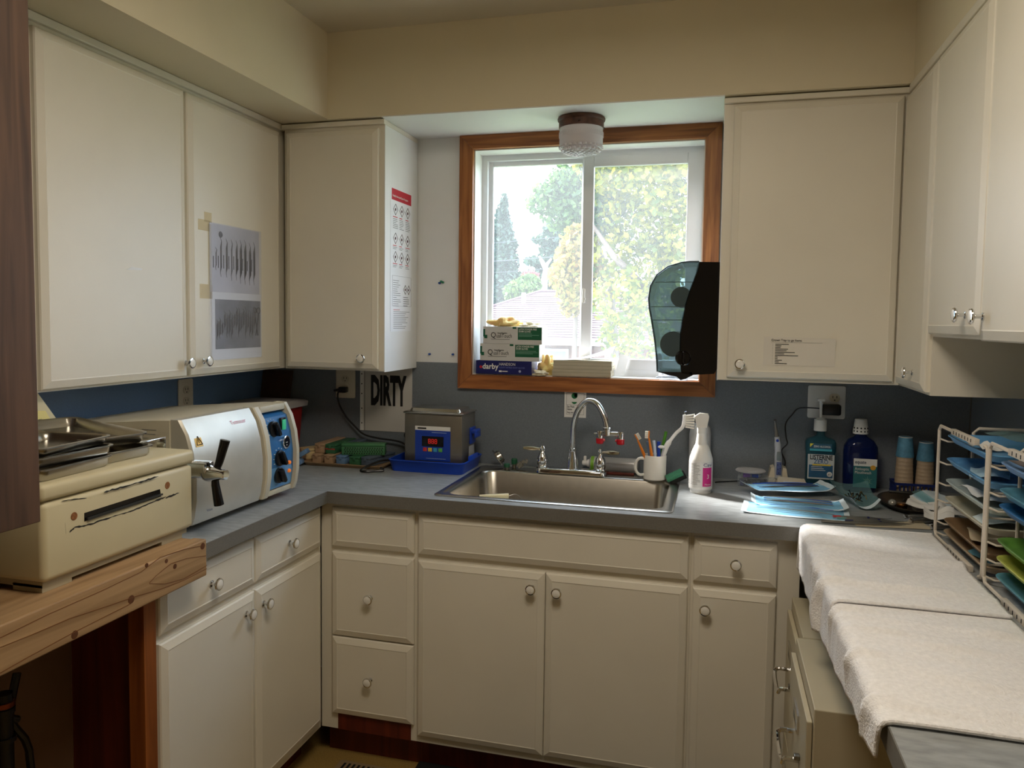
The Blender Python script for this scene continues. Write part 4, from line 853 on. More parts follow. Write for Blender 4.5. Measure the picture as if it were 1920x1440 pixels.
# paper cups in a blue basket
t = root('basket', 'dark blue slotted basket holding two stacks of paper cups', 'basket', (2.498, -.06, CT)); nb_ = mat('basket_navy', (24, 40, 104), .45)
b = B(); x0, x1, y0, y1 = 2.432, 2.562, -.100, -.020
part('floor', B().box(x0, x1, y0, y1, CT+.0004, CT+.004), nb_, t, smooth=False)
for q in ((x0, x1, y0, y0+.003), (x0, x1, y1-.003, y1), (x0, x0+.003, y0+.003, y1-.003), (x1-.003, x1, y0+.003, y1-.003)): part('rim', B().box(*q, CT+.032, CT+.040), nb_, t, smooth=False)
for k in range(11): part('slat', B().box(x0+.002+k*.0122, x0+.006+k*.0122, y0, y0+.003, CT+.004, CT+.032), nb_, t, smooth=False)
for k in range(7): part('slat', B().box(x0, x0+.003, y0+.006+k*.0105, y0+.010+k*.0105, CT+.004, CT+.032), nb_, t, smooth=False)
def cups(label, cx, cy, h):
    t = root('paper_cup_stack', label, 'cups', (cx, cy, CT+.0042), group='paper cups in the blue basket'); z0 = CT+.0044; n = 9
    pr = [(.0295, 0)]
    for k in range(n): z = h*.64*k/n; pr += [(.0300-.0006*k, z), (.0303-.0006*k, z+.002), (.0292-.0006*k, z+.0032)]
    part('stack', B().lathe((cx, cy, z0), pr+[(.0262, h*.64)], n=24), mat('cup_beige', (186, 164, 138), .6), t, ang=60)
    part('top_cup', B().lathe((cx, cy, z0+h*.64), [(.0275, 0), (.0275, .003), (.0215, h*.345), (.0205, h*.36)], n=24), mat('cup_blue', (90, 146, 176), .6, var=.2, vs_=60), t, ang=60)
    part('cup_base', B().lathe((cx, cy, z0+h), [(.0212, -.006), (.0212, 0), (.0195, .0006), (.019, -.003)], n=24), paper, t)
cups('taller stack of beige paper cups under a blue patterned one', 2.468, -.060, .185); cups('shorter stack of beige paper cups next to the taller stack', 2.531, -.060, .170)

# ------------------------------------------------------------------ sterilisation pouches and loose instruments
film = clear('pouch_film_blue', (160, 216, 244), .20, .10); pap = mat('pouch_paper', (222, 236, 244), .55, var=.02); filmg = clear('pouch_film_grey', (120, 156, 160), .38, .15)
def pouch(label, c, z, rz, L, W, lift, fm, n_inst, seed, curl=.012):
    r = root('sterilization_pouch', label, 'pouch', (c[0], c[1], z), rz, 'sterilisation pouches beside the mouthwash', local=True); rs = random.Random(seed); ph = rs.uniform(0, 6)
    hz = lambda u, v: .0008+lift*(.5+.5*math.sin(u*5+ph))*.35+curl*(max(0, abs(u-.5)*2-.75)/.25)**2+.002*math.sin(v*7+u*4+ph)**2
    part('paper', B().grid(20, 6, lambda u, v: V(((u-.5)*L, (v-.5)*W, hz(u, v)))), pap, r, ang=180)
    part('film', B().grid(20, 6, lambda u, v: V(((u-.5)*L*.90, (v-.5)*W*.84, hz(u*.9+.05, v*.84+.08)+.0012+.010*math.sin(PI*v)**.7*math.sin(PI*u)**.5))), fm, r, ang=180)
    for k in range(n_inst):
        y = (k-(n_inst-1)/2)*W*.62/max(n_inst, 1)+rs.uniform(-.004, .004); a = rs.uniform(-.06, .06); l = L*.36
        part('instrument', B().tube([V((x_*l, y+x_*l*a, .0085+lift*.35)) for x_ in (-1, -.8, -.5, .5, .8, 1)], [.001, .002, .0042, .0042, .002, .001], 6), mat('inst_blue', (40, 80, 180), .4) if fm is film and k % 2 else satin, r)
    return r
pouch('blue sterilisation pouch lying on top at the back of the pile', (2.085, -.210, 0), CT+.018, .36, .285, .105, .012, film, 4, 1, .016)
pouch('blue sterilisation pouch with dark blue handles at the front of the pile', (2.105, -.375, 0), CT+.008, -.02, .275, .125, .004, film, 5, 2, .012)
pouch('flattened pale sterilisation pouch under the front one', (2.090, -.452, 0), CT+.0006, -.10, .300, .150, .0, film, 2, 3, .004)
# open bag of burs
r = root('plastic_bag', 'open greenish plastic bag of dark burs in front of the blue bottle', 'bag', (2.292, -.285, CT), .1, local=True)
sh = lambda u, v: V(((u-.5)*(.085+.035*v), (v-.35)*.190+.0, .004+.030*(2*u-1)**2*(1-v*.5)+.075*max(0, v-.45)**1.3))
part('back_sheet', B().grid(12, 10, sh), filmg, r, ang=180)
part('white_edge', B().grid(12, 2, lambda u, v: sh(u, -.10+.16*v)+V((0, 0, .001))), pap, r, ang=180)
rs = random.Random(5)
for k in range(22): x, y = rs.uniform(-.024, .024), rs.uniform(-.035, .03); d = V((rs.uniform(-1, 1), rs.uniform(-1, 1), rs.uniform(.1, .8))).normalized()*.016; p = V((x, y, .012+rs.uniform(0, .016))); part('bur', B().tube([p, p+d*.5, p+d], [.0014, .0014, .0022], 6), mat('bur_dark', (52, 46, 44), .35, .8) if k % 3 else mat('bur_brass', (150, 120, 70), .3, .9), r)
# round pan with its contents
t = root('steel_pan', 'dark round steel pan of small metal pieces near the tray rack', 'pan', (2.45, -.27, CT)); pan = mat('pan_dark', (92, 84, 74), .3, 1, var=.1); 
b = B(); PX0, PY0 = 2.447, -.275
def ell(rx, ry, z): return [V((PX0+rx*math.cos(2*PI*k/36), PY0+ry*math.sin(2*PI*k/36), z)) for k in range(36)]
b.rings([ell(.075, .118, CT+.0004), ell(.090, .135, CT+.016), ell(.096, .142, CT+.018), ell(.096, .142, CT+.020), ell(.087, .132, CT+.018), ell(.072, .114, CT+.003)]); part('dish', b, pan, t, ang=60)
single('brass_cup', B().lathe((2.405, -.335, CT+.0035), [(.010, 0), (.015, .006), (.016, .016), (.013, .020)], n=16), mat('brass', (150, 104, 60), .3, 1), 'little brass cup lying in the dark pan', 'cup')
single('glass_bead', B().ball((2.385, -.305, CT+.016), .0125, 8, (1, 1.2, .9)), mat('glass_grey', (170, 168, 160), .15, .3), 'rounded glassy bead beside the brass cup', 'bead')
single('steel_tongs', B().tube([V((2.395, -.205, CT+.030)), V((2.45, -.190, CT+.030)), V((2.53, -.150, CT+.026))], [.004, .003, .002], 8).tube([V((2.395, -.205, CT+.031)), V((2.46, -.205, CT+.029)), V((2.53, -.18, CT+.026))], [.004, .003, .002], 8), satin, 'steel tongs lying across the back of the dark pan', 'tongs')
for k, (x, y, a, lb) in enumerate(((2.445, -.300, .5, 'metal clip lying in the middle of the dark pan'), (2.472, -.250, -.4, 'bent metal clip against the far rim of the dark pan'), (2.430, -.245, 1.2, 'small metal clip beside the tongs in the dark pan'))):
    d = V((math.cos(a), math.sin(a), 0))*.018; p = V((x, y, CT+.009)); single('metal_clip', B().tube([p-d, p-d*.2+EZ*.006, p+d*.4+EZ*.006, p+d], .003, 8), satin, lb, 'clip')
def sheet(label, c, z, rz, L, W, amp, mt, seed, nm='paper_scrap', cat='paper', tilt=(0, 0)):
    ph = seed*1.7; r = root(nm, label, cat, (c[0], c[1], z), rz, local=True); r.rotation_euler = (tilt[0], tilt[1], rz)
    part('sheet', B().grid(8, 6, lambda u, v: V(((u-.5)*L, (v-.5)*W, .0006+amp*(.5+.5*math.sin(u*6+ph))*(.4+.6*v)+amp*.6*math.sin(v*5+ph)**2))), mt, r, ang=180); return r
r = sheet('opened white and green pouch tilted over the dark pan', (2.500, -.300), CT+.026, .55, .105, .085, .012, pap, 3, 'opened_pouch', 'pouch', (.35, -.1)); part('film_strip', B().grid(4, 3, lambda u, v: V((-.052+.028*u, (v-.5)*.08, .020+.006*u))), filmg, r, ang=180)
sheet('white paper corner sticking out of the dark pan', (2.455, -.365), CT+.022, -.5, .085, .05, .012, paper, 5, 'paper_scrap', 'paper', (.2, .1))
sheet('crumpled white paper between the pan and the rack', (2.520, -.405), CT+.012, .3, .070, .09, .020, paper, 7)
sheet('torn paper flap standing beside the metal handpieces', (2.470, -.475), CT+.014, -.2, .075, .055, .022, paper, 9)
sheet('flat beige paper under the instruments', (2.335, -.525), CT+.0006, .12, .20, .075, .001, mat('paper_beige', (196, 184, 158), .7), 2)
# loose instruments
INST = [('grey instrument handle with a red end', (2.195, -.500), (2.350, -.478), (196, 60, 60)), ('grey instrument with a teal grip beside the red-ended one', (2.205, -.514), (2.385, -.500), (110, 150, 150)), ('thin steel probe in the middle of the row', (2.218, -.528), (2.362, -.512), None), ('steel scaler with a dark band', (2.222, -.540), (2.372, -.527), (50, 56, 90)), ('long steel probe in front of the row by the towel', (2.150, -.566), (2.372, -.545), None), ('steel explorer with a fine hooked tip', (2.228, -.553), (2.398, -.520), None)]
for lb, a, c, cl in INST:
    zc = CT+.0055; A, D = V((*a, zc)), V((*c, zc)); d = D-A; t = root('dental_instrument', lb, 'instrument', A, group='loose instruments along the towel edge')
    part('handle', B().tube([A, A+d*.06, A+d*.62, A+d*.70, A+d*.92, D+EZ*.002], [.003, .0042, .0042, .0025, .0012, .0006], 8), satin, t)
    if cl: part('band', B().cyl(A-d*.04, A+d*.10, .0046, None, 10), mat('band_%d_%d' % (cl[0], cl[2]), cl, .4), t); part('band', B().cyl(A+d*.56, A+d*.60, .0048, None, 10), mat('band_navy', (36, 44, 100), .4), t)
for lb, a, c, rr_ in (('dull steel handpiece behind the pair of handpieces', (2.398, -.440), (2.492, -.425), .0075), ('shiny steel handpiece with a bent head', (2.400, -.490), (2.505, -.455), .0085), ('steel handpiece nearest the rack post', (2.440, -.548), (2.530, -.522), .0085)):
    A, D = V((*a, CT+rr_+.0005)), V((*c, CT+rr_+.0005)); d = D-A; t = root('dental_handpiece', lb, 'handpiece', A, group='steel handpieces by the rack'); part('body', B().tube([A, A+d*.1, A+d*.5, A+d*.75, D], [rr_*.7, rr_, rr_, rr_*.7, rr_*.6], 12), satin, t); part('head', B().lathe(A+V((-.004, -.002, -.004)), [(rr_*.6, 0), (rr_*.7, .004), (rr_*.6, .011)], (-.3, .1, 1), 10), chrome, t)

# ------------------------------------------------------------------ towels
tow = mat('terry_towel', (240, 238, 238), .95, var=.06, vs_=120, bump=1.0, bs=260)
def towel(label, y0, y1, x1a, x1b, dr0, dr1, seed, z0):
    rs = random.Random(seed); xe = 2.0955; nf = [(rs.uniform(.05, .95), rs.uniform(.1, .9), rs.uniform(.012, .03), rs.uniform(.10, .30), rs.uniform(.003, .0095)) for _ in range(15)]
    def P(u, v):
        y = y0+(y1-y0)*v; drop = dr0+(dr1-dr0)*v; W = (x1a+(x1b-x1a)*v)-xe; s = u*(drop+W)-drop      # s<0 hangs
        h = .0012
        for a, c, sv, su, am in nf: h += min(1, v/.12 if seed == 8 else 1)*am*math.exp(-((v-c-.06*(u-a))/sv)**2-((u-a)/su)**2)
        h += (min(1, v/.12) if seed == 8 else 1)*.0022*(1+math.sin(y*60+u*5+seed))*.5*math.exp(-(u-.2)**2*5)
        R = .010
        if s >= R: return V((xe+s, y, z0+h))
        if s > -R*.57:
            a = (R-s)/(R*1.57)*PI/2; return V((xe+R-(R+.004+h)*math.sin(a)+.000, y, z0-R+(R+h)*math.cos(a)))
        k = -s-R*.57
        return V((xe-.004-h-.003*(k/drop)*(1+.6*math.sin(y*23+seed)), y+.006*math.sin(k*40), z0-R-k))
    b = B(); b.grid(70, 84, P); o = root('towel', label, 'towel', (2.25, (y0+y1)/2, CT))
    p = part('cloth', b, tow, o, ang=180); md = p.modifiers.new('thick', 'SOLIDIFY'); md.thickness = .0045; md.offset = 1
    for v, nm in (((.994, 'hem'),) if seed == 8 else ((.006, 'hem'), (.994, 'hem'))): part(nm, B().tube([P(k/50, v)+EZ*.003+V((-.002 if k < 12 else 0, 0, 0)) for k in range(51)], .0034, 7), tow, o)
    return o
towel('white terry towel spread over the counter in front of the instruments', -.645, -1.240, 2.412, 2.405, .112, .100, 3, CT+.0076)
towel('white terry towel over the counter end, its far hem under the other towel', -1.215, -1.712, 2.404, 2.412, .095, .048, 8, CT+.0008)

# ------------------------------------------------------------------ tray rack
rackw = mat('rack_white', (216, 206, 192), .4, var=.02)
TR = dict(blue=(104, 164, 214), pale=(188, 200, 198), cream=(206, 202, 184), brown=(142, 114, 84), tan=(180, 158, 130), teal=(92, 150, 172), dkblue=(48, 112, 170), green=(96, 146, 62), lime=(190, 196, 92), lav=(120, 158, 206))
def rack(label, Y0, Y1, zt, xi, LV):
    t = root('tray_rack', label, 'rack', (2.54, (Y0+Y1)/2, CT), group='white wire tray racks'); X0, X1 = 2.424, 2.662; r = .0042; zb = CT+.0075
    # front loop with rounded corners, a back frame, level rails at each end
    b = B(); c = .012
    b.tube([V((X0, Y0-.16, zb)), V((X0, Y0-c, zb)), V((X0, Y0, zb+c)), V((X0, Y0, zt-c)), V((X0, Y0-c, zt)), V((X0, Y0-.16, zt))], r, 8); part('front_loop', b, rackw, t)
    b = B(); b.tube([V((X0, Y1+.02, zb)), V((X0, Y1+.004, zb+.004)), V((X0, Y1, zb+c)), V((X0, Y1, zt-c)), V((X0, Y1+.004, zt-.002)), V((X0, Y1+.02, zt))], r, 8); part('front_loop', b, rackw, t)
    for yy in (Y0, Y1):
        b = B(); b.tube([V((xi, yy+.004, zb)), V((xi, yy+.004, zt-.005-c)), V((xi+c, yy+.004, zt-.005)), V((X1-c, yy+.004, zt-.005)), V((X1, yy+.004, zt-.005-c)), V((X1, yy+.004, zb))], r, 8); part('end_frame', b, rackw, t)
        for z in LV:
            z = z-.0030; s = -1 if yy == Y0 else 1
            b = B(); b.tube([V((X0, yy, z+.006)), V((X0+.018, yy+s*.012, z)), V((xi, yy+s*.012, z)), V((X1, yy+s*.012, z))], .0024, 6); part('rail', b, rackw, t)
    for z in (zb, zt):
        pl = part('slotted_bar', B().box(X0-.0055, X0+.0055, Y0-.30 if Y0-.30 > Y1 else Y1+.03, Y0-.12, z-.007, z+.007, .001), rackw, t)
        for k in range(7): part('slot', B().box(X0-.0060, X0-.0052, Y0-.145-.022*k, Y0-.141-.022*k, z-.004, z+.004), ink, pl, smooth=False)
    return t
ZT = at(1757, 795, 'X', 2.424).z; ZT2 = at(1852, 828, 'X', 2.424).z
LA = [max(CT+.0125, at(x, y, 'X', 2.445).z-.0185) for x, y in ((1783,814), (1765,848), (1760,884), (1768,922), (1764,960), (1762,990))]
LB = [max(CT+.0125, at(x, y, 'X', 2.445).z-.0185) for x, y in ((1880,862), (1865,905), (1890,950), (1862,997), (1875,1041), (1873,1074))]
rack('white wire rack of blue, cream and tan trays against the right wall', -.626, -1.000, ZT, 2.505, LA)
rack('white wire rack of green and blue trays past the first rack', -1.012, -1.390, ZT2, 2.485, LB)
def put_tray(label, key, py, Y0, Y1, X0, zoff=0):
    L = Y0-Y1-.030; W = .222; x = X0+W/2; px = None
    mt = mat('tray_%s' % key, TR[key], .4, var=.03); z = py
    return plastic_tray('dental_tray', label, x, (Y0+Y1)/2, z, W, L, .018, mt, 0, 'instrument trays in the wire racks', .03)
rows = [('blue', 'pale blue tray with a folded paper, on the top rails'), ('blue', 'pale blue tray with torn blue paper, second from the top'), ('pale', 'grey-white tray with crumpled white paper'), ('cream', 'cream tray with a thin instrument'), ('brown', 'brown tray with a beige paper'), ('tan', 'tan tray on the lowest rails of the first rack')]
for k, (c, lb) in enumerate(rows): put_tray(lb, c, LA[k], -.626, -1.000, 2.432)
rows2 = [('lav', 'lavender blue tray with a grey cover in the second rack'), ('teal', 'teal tray in the second rack'), ('dkblue', 'deep blue tray in the second rack'), ('green', 'leaf green tray in the second rack'), ('lime', 'yellow green tray in the second rack'), ('teal', 'dusty teal tray on the lowest rails of the second rack')]
for k, (c, lb) in enumerate(rows2): put_tray(lb, c, LB[k], -1.012, -1.390, 2.432)
tz = lambda k: LA[k]+.0026
sheet('folded white paper on the top blue tray', (2.475, -.80), tz(0), .4, .06, .07, .016, paper, 4)
sheet('torn pale blue paper on the second blue tray', (2.485, -.82), tz(1), -.3, .08, .12, .018, mat('paper_blue', (176, 206, 220), .6), 6)
sheet('crumpled white paper heap on the grey-white tray', (2.490, -.84), tz(2), .2, .10, .14, .022, paper, 8)
sheet('pale paper with a blue edge on the cream tray', (2.490, -.86), tz(3), .1, .09, .10, .014, pap, 10)
sheet('beige paper lying in the brown tray', (2.495, -.80), tz(4), -.2, .08, .13, .012, mat('paper_tan', (206, 190, 164), .7), 12)
sheet('blue pouch lying in the tan tray', (2.495, -.86), tz(5), .3, .08, .12, .010, mat('paper_blue2', (110, 168, 190), .5), 14)
sheet('grey cover sheet over the lavender tray', (2.545, -1.20), LB[0]+.019, 0, .20, .30, .003, mat('cover_grey', (120, 112, 112), .6), 1, 'tray_cover', 'cover')
sheet('greenish pouch lying on top of the first rack', (2.570, -.80), ZT-.0035, .2, .12, .16, .006, filmg, 3, 'sterilization_pouch', 'pouch')

# ------------------------------------------------------------------ filing cabinets under the right counter
putty = mat('putty_enamel', (188, 178, 152), .4, var=.03)
def filing(label, X0, Y0, Y1, H):
    t = root('filing_cabinet', label, 'filing cabinet', ((X0+2.66)/2, (Y0+Y1)/2, 0), group='putty filing cabinets under the counter')
    part('case', B().box(X0+.012, 2.66, Y1, Y0, .0005, H, .002), putty, t, smooth=False)
    for k in range(2):
        z0, z1 = .03+k*(H-.05)/2, .03+(k+1)*(H-.05)/2-.012
        d = part('drawer', B().box(X0, X0+.011, Y1+.012, Y0-.012, z0, z1, .002), putty, t, smooth=False); ym = (Y0+Y1)/2; zm = z1-.14
        h = B(); h.tube(smooth_path([V((X0, ym-.06, zm)), V((X0-.028, ym-.06, zm)), V((X0-.034, ym-.05, zm-.012)), V((X0-.034, ym+.05, zm-.012)), V((X0-.028, ym+.06, zm)), V((X0, ym+.06, zm))], 3), .0055, 8); part('handle', h, chrome, d)
        b = B(); zl = zm+.045
        for q in ((ym-.042, ym+.042, zl, zl+.005), (ym-.042, ym+.042, zl+.038, zl+.043), (ym-.042, ym-.037, zl+.005, zl+.038), (ym+.037, ym+.042, zl+.005, zl+.038)): b.box(X0-.004, X0-.0003, *q)
        part('label_holder', b, chrome, d, smooth=False)
        part('thumb_latch', B().box(X0-.012, X0-.0003, ym-.085, ym-.070, zm+.012, zm+.022, .002), satin, d)
filing('putty two-drawer filing cabinet standing further back under the counter', 2.060, -.640, -.925, .720); filing('putty two-drawer filing cabinet with scuffed top nearer the counter end', 2.044, -.935, -1.292, .722)
# ------------------------------------------------------------------ window sill
SZ = WZ0+.0005
gbw = mat('box_white', (206, 204, 200), .55, var=.02); gbg = mat('box_dark_green', (10, 92, 60), .5, var=.03); gnavy = mat('box_navy', (16, 24, 96), .45, var=.03)
ytx = -.016
def glove_box(label, x0, x1, z0, z1, kind):
    t = root('glove_box', label, 'box', ((x0+x1)/2, .03, z0), group='glove boxes stacked on the sill')
    w_ = x1-x0; h_ = z1-z0
    part('carton', B().box(x0, x1, ytx, .078, z0, z1, .0008), gnavy if kind else gbw, t, smooth=False); b = B()
    if kind:
        b.text('darby', .030, (x0+.026, ytx-.0006, z0+.020), EX, EZ, sx=.95, bold=.02); b.text('HANDSON', .0155, (x0+.093, ytx-.0006, z0+.034), EX, EZ, sx=.85); part('lettering', b, white, t, smooth=False)
        b = B(); b.text('FLEXFIT NITRILE EXAM GLOVES', .0085, (x0+.093, ytx-.0006, z0+.0235), EX, EZ, sx=.86); part('lettering', b, mat('lav_print', (120, 130, 200), .5), t, smooth=False)
        part('size_mark', B().box(x0+.093, x0+.104, ytx-.0008, ytx-.0002, z0+.0085, z0+.015), white, t, smooth=False)
        b = B(); bars(b, (x0+.106, ytx-.0006, z0+.010), EX, EZ, .022, 1, .004, .0035, (1, 1)); part('fine_print', b, white, t, smooth=False, kind='stuff')
        part('logo_dot', B().lathe((x0+.020, ytx-.0002, z0+.0265), [(.006, 0), (.0055, .0006)], -EY, 10), redink, t)
        part('seal', B().lathe((x0+.176, ytx-.0002, z0+.013), [(.005, 0), (.0048, .0006)], -EY, 12), mat('seal_grey', (170, 176, 206), .5), t)
    else:
        part('green_panel', B().box(x0+w_*.595, x1-.002, ytx-.0007, ytx-.0001, z0+.016, z1-.003), gbg, t, smooth=False)
        part('green_corner', B().box(x0+.0003, x0+.008, ytx-.0007, ytx-.0001, z0+.026, z1-.010).box(x0+.0045, x0+.0165, ytx-.00072, ytx-.0002, z0+.020, z0+.033), gbg, t, smooth=False)
        part('green_tab', B().box(x0+w_*.505, x0+w_*.565, ytx-.0007, ytx-.0001, z1-.008, z1-.0005), gbg, t, smooth=False)
        b.text('Q', .030, (x0+.030, ytx-.0004, z0+.023), EX, EZ, sx=.9); b.text('ualiTouch', .022, (x0+.053, ytx-.0004, z0+.023), EX, EZ, sx=.72); b.text('SmartPractice', .0085, (x0+.058, ytx-.0004, z0+.038), EX, EZ, sx=.8, bold=.02); part('lettering', b, ink, t, smooth=False)
        b = B(); bars(b, (x0+.032, ytx-.0004, z0+.016), EX, EZ, .075, 1, .004, .0016, (1, 1)); part('fine_print', b, grayink, t, smooth=False, kind='stuff')
        b = B(); b.text('LATEX POWDER FREE', .0092, (x0+w_*.61, ytx-.0010, z1-.0125), EX, EZ, sx=.78, bold=.015); b.text('EXAM GLOVES', .0092, (x0+w_*.61, ytx-.0010, z1-.021), EX, EZ, sx=.78, bold=.015); part('lettering', b, white, t, smooth=False)
        b = B(); bars(b, (x0+w_*.61, ytx-.0009, z1-.027), EX, EZ, w_*.36, 3, .005, .0012, (.6, 1)); part('fine_print', b, mat('print_mint', (150, 196, 176), .5), t, smooth=False, kind='stuff')
    return t
glove_box('navy Darby glove box at the bottom of the sill stack', .950, 1.172, SZ, 1.318, 1)
glove_box('white and green glove box in the middle of the sill stack', .966, 1.202, 1.3185, 1.384, 0)
glove_box('white and green glove box on top of the sill stack under crumpled gloves', .978, 1.211, 1.3845, 1.450, 0)
latex = mat('latex_yellow', (236, 212, 140), .5, var=.12, vs_=30, Subsurface_Weight=.2)
def crumple(name, label, cat, c, sx, sy, sz, mt, seed, n=16, amp=.35):
    rs = random.Random(seed); K = [(V((rs.uniform(-1, 1), rs.uniform(-1, 1), rs.uniform(-1, 1))).normalized(), rs.uniform(4, 9), rs.uniform(0, 6)) for _ in range(7)]
    b = B(); b.ball((0, 0, 0), 1, n)
    for v in b.bm.verts:
        d = v.co.normalized(); f = 1+amp*sum(math.sin(k.dot(d)*w_+p) for k, w_, p in K)/4; q = d*f
        v.co = V((c[0]+q.x*sx, c[1]+q.y*sy, c[2]+max(q.z, -.45)*sz))
    zmin = min(v.co.z for v in b.bm.verts)
    for v in b.bm.verts: v.co.z += c[2]-zmin
    return single(name, b, mt, label, cat, ang=25)
crumple('latex_glove', 'crumpled yellow latex glove on top of the glove boxes', 'glove', (1.055, .03, 1.4505), .058, .038, .024, latex, 3, 18, .5)
crumple('latex_glove', 'pale crumpled glove beside the yellow one on the top box', 'glove', (1.150, .04, 1.4505), .034, .03, .012, mat('latex_pale', (240, 234, 206), .5), 9, 14, .5)
crumple('latex_glove', 'yellow latex glove stuffed upright between the boxes and the paper stack', 'glove', (1.226, .035, SZ), .034, .035, .052, latex, 4, 18, .45)
crumple('latex_glove', 'small pale glove end on the sill by the navy box', 'glove', (1.208, -.006, SZ), .028, .014, .012, mat('latex_pale2', (230, 222, 196), .5), 14, 12, .5)
# paper towels
for k, (z0, z1, x0, x1) in enumerate(((SZ, SZ+.026, 1.250, 1.474), (SZ+.0264, SZ+.060, 1.254, 1.478))):
    t = root('paper_towel_pack', ('lower pack of folded paper towels on the sill' if k == 0 else 'upper pack of folded paper towels on the sill'), 'paper towels', ((x0+x1)/2, .03, z0))
    n = int((z1-z0)/.0042)
    for i in range(n): part('folded_towel', B().box(x0+rnd(0, .002), x1-rnd(0, .002), -.012+rnd(0, .002), .078, z0+i*(z1-z0)/n, z0+(i+.9)*(z1-z0)/n), mat('towel_paper', (200, 190, 168), .8, var=.04) if i % 3 else mat('towel_paper2', (186, 176, 154), .8), t, smooth=False)
z_ = SZ+.0608
single('loose_paper', B().grid(10, 4, lambda u, v: V((1.262+.215*u, -.008+.08*v, z_+.066*max(0, u-.12)**1.6*(.55+.45*v)))), paper, 'loose white sheet curling up from the paper towel packs', 'paper', ang=180)
single('loose_paper', B().grid(8, 4, lambda u, v: V((1.482+.030*u+.02*v, .030+.04*u, SZ+.003+.085*v-.01*u*v))), paper, 'white sheet leaning on the glass beside the towel packs', 'paper', ang=180)
# ------------------------------------------------------------------ towel dispenser on the cabinet side
t = root('towel_dispenser', 'smoky black paper towel dispenser on the side of the right wall cabinet', 'dispenser', (1.75, -.17, 1.30)); Yf, Yb = -.300, -.045
out = [(1311,490), (1294,490), (1278,491.5), (1252,499.5), (1231,515), (1219,536), (1215.6,560), (1217,578), (1222.6,609), (1228,644), (1231,678), (1232,697)]
seam = [(1311,491), (1307.6,508), (1297,536), (1287,567), (1279,602), (1276,626), (1275,660), (1277,700)]
A_ = [at(x, y, 'Y', Yf) for x, y in out]; S_ = [at(x, y, 'Y', Yf) for x, y in seam]
smk = clear('smoky_plastic', (88, 104, 108), .58, .07)
b = B(); rr_ = A_+S_[::-1]
cen = sum(rr_, V())/len(rr_)
b.rings([[cen+(p-cen)*.93+V((0, 0, 0)) for p in rr_], [V((p.x, p.y+.010, p.z)) for p in rr_], [V((p.x, Yb, p.z)) for p in rr_]]); cv = part('front_cover', b, smk, t, ang=40)
b = B(); bd = S_+[at(1297, 703, 'Y', Yf), V((1.845, Yf, 1.310)), V((1.8535, Yf, 1.325)), V((1.8535, Yf, 1.668))]
b.prism([p+V((.0008, 0, 0)) for p in bd], (0, Yb-Yf, 0)); part('body', b, blackg, t, ang=40)
for y0, xa, xb in ((529, 1229, 1299), (575, 1221, 1285), (600, 1224, 1279)): part('groove', B().tube([at(xa, y0, 'Y', Yf+.004), at(xb, y0, 'Y', Yf+.001)], .0012, 6), ink, cv)
part('edge_bead', B().tube([V((p.x, Yf+.006, p.z)) for p in A_], .0022, 8), mat('smoke_edge', (60, 74, 80), .15), cv)
c1, c2 = at(1277, 557, 'Y', Yf+.05), at(1262, 645, 'Y', Yf+.05)
part('paper_roll_core', B().cyl((c1.x, Yf+.05, c1.z), (c1.x, Yb-.03, c1.z), .034, None, 24), black, t); part('feed_roller', B().cyl((c2.x, Yf+.04, c2.z), (c2.x, Yb-.03, c2.z), .042, None, 24), black, t)
c3 = at(1281, 671, 'Y', Yf-.001); part('dial', B().lathe((c3.x, Yf-.0005, c3.z), [(.0255, -.004), (.0255, .002), (.0235, .0035), (.020, .002), (.004, .004)], -EY, 28), blackg, t); part('dial_grip', B().box(c3.x-.004, c3.x+.004, Yf-.010, Yf-.003, c3.z-.02, c3.z+.02, .002), blackg, t)
b = B(); lo = [at(1233, 697, 'Y', Yf), at(1252, 703, 'Y', Yf), at(1268, 706, 'Y', Yf), at(1276, 713, 'Y', Yf), at(1284, 711, 'Y', Yf), at(1299, 703.5, 'Y', Yf), at(1297, 698, 'Y', Yf)]; b.prism(lo, (0, Yb-Yf-.06, 0)); part('cutter_bar', b, black, t, ang=40)
crumple('plastic_wrap', 'crumpled clear plastic under the towel dispenser', 'plastic wrap', (1.700, -.05, SZ-.055+.0565), .045, .022, .018, clear('wrap_clear', (225, 230, 236), .35), 21, 12, .5)
# ------------------------------------------------------------------ lamp over the sink
LXc, LYc, LZc = 1.376, -.175, SOF-.0042
t = root('ceiling_light', 'round pressed-glass ceiling light with a rusty rim over the window', 'ceiling light', (LXc, LYc, LZc))
part('rim', B().lathe((LXc, LYc, LZc-.0003), [(.080, 0), (.083, -.004), (.082, -.010), (.078, -.014), (.078, -.034), (.074, -.038)], n=40), mat('rust_paint', (92, 58, 44), .6, var=.55, vs_=26), t)
b = B(); pr = [(.0745, -.030), (.0755, -.036), (.0755, -.048), (.0765, -.050), (.0765, -.068), (.0755, -.070), (.0755, -.090), (.072, -.100), (.062, -.112), (.05, -.118), (.03, -.121), (.004, -.122)]
gls = mat('pressed_glass', (238, 234, 240), .18, var=.03, Transmission_Weight=.3, IOR=1.2)
b.lathe((LXc, LYc, LZc), pr, n=40, cap0=False); part('shade', b, gls, t, ang=50)
b = B()
for ring, (r2, z2, nn) in enumerate(((.072, -.101, 26), (.064, -.111, 23), (.054, -.1165, 19), (.043, -.1195, 15), (.031, -.121, 11), (.018, -.122, 6))):
    for k in range(nn): a = 2*PI*(k+.5*(ring % 2))/nn; b.ball((LXc+r2*math.cos(a), LYc+r2*math.sin(a), LZc+z2), .0068, 3)
part('glass_bead', b, gls, t, kind='stuff')
b = B()
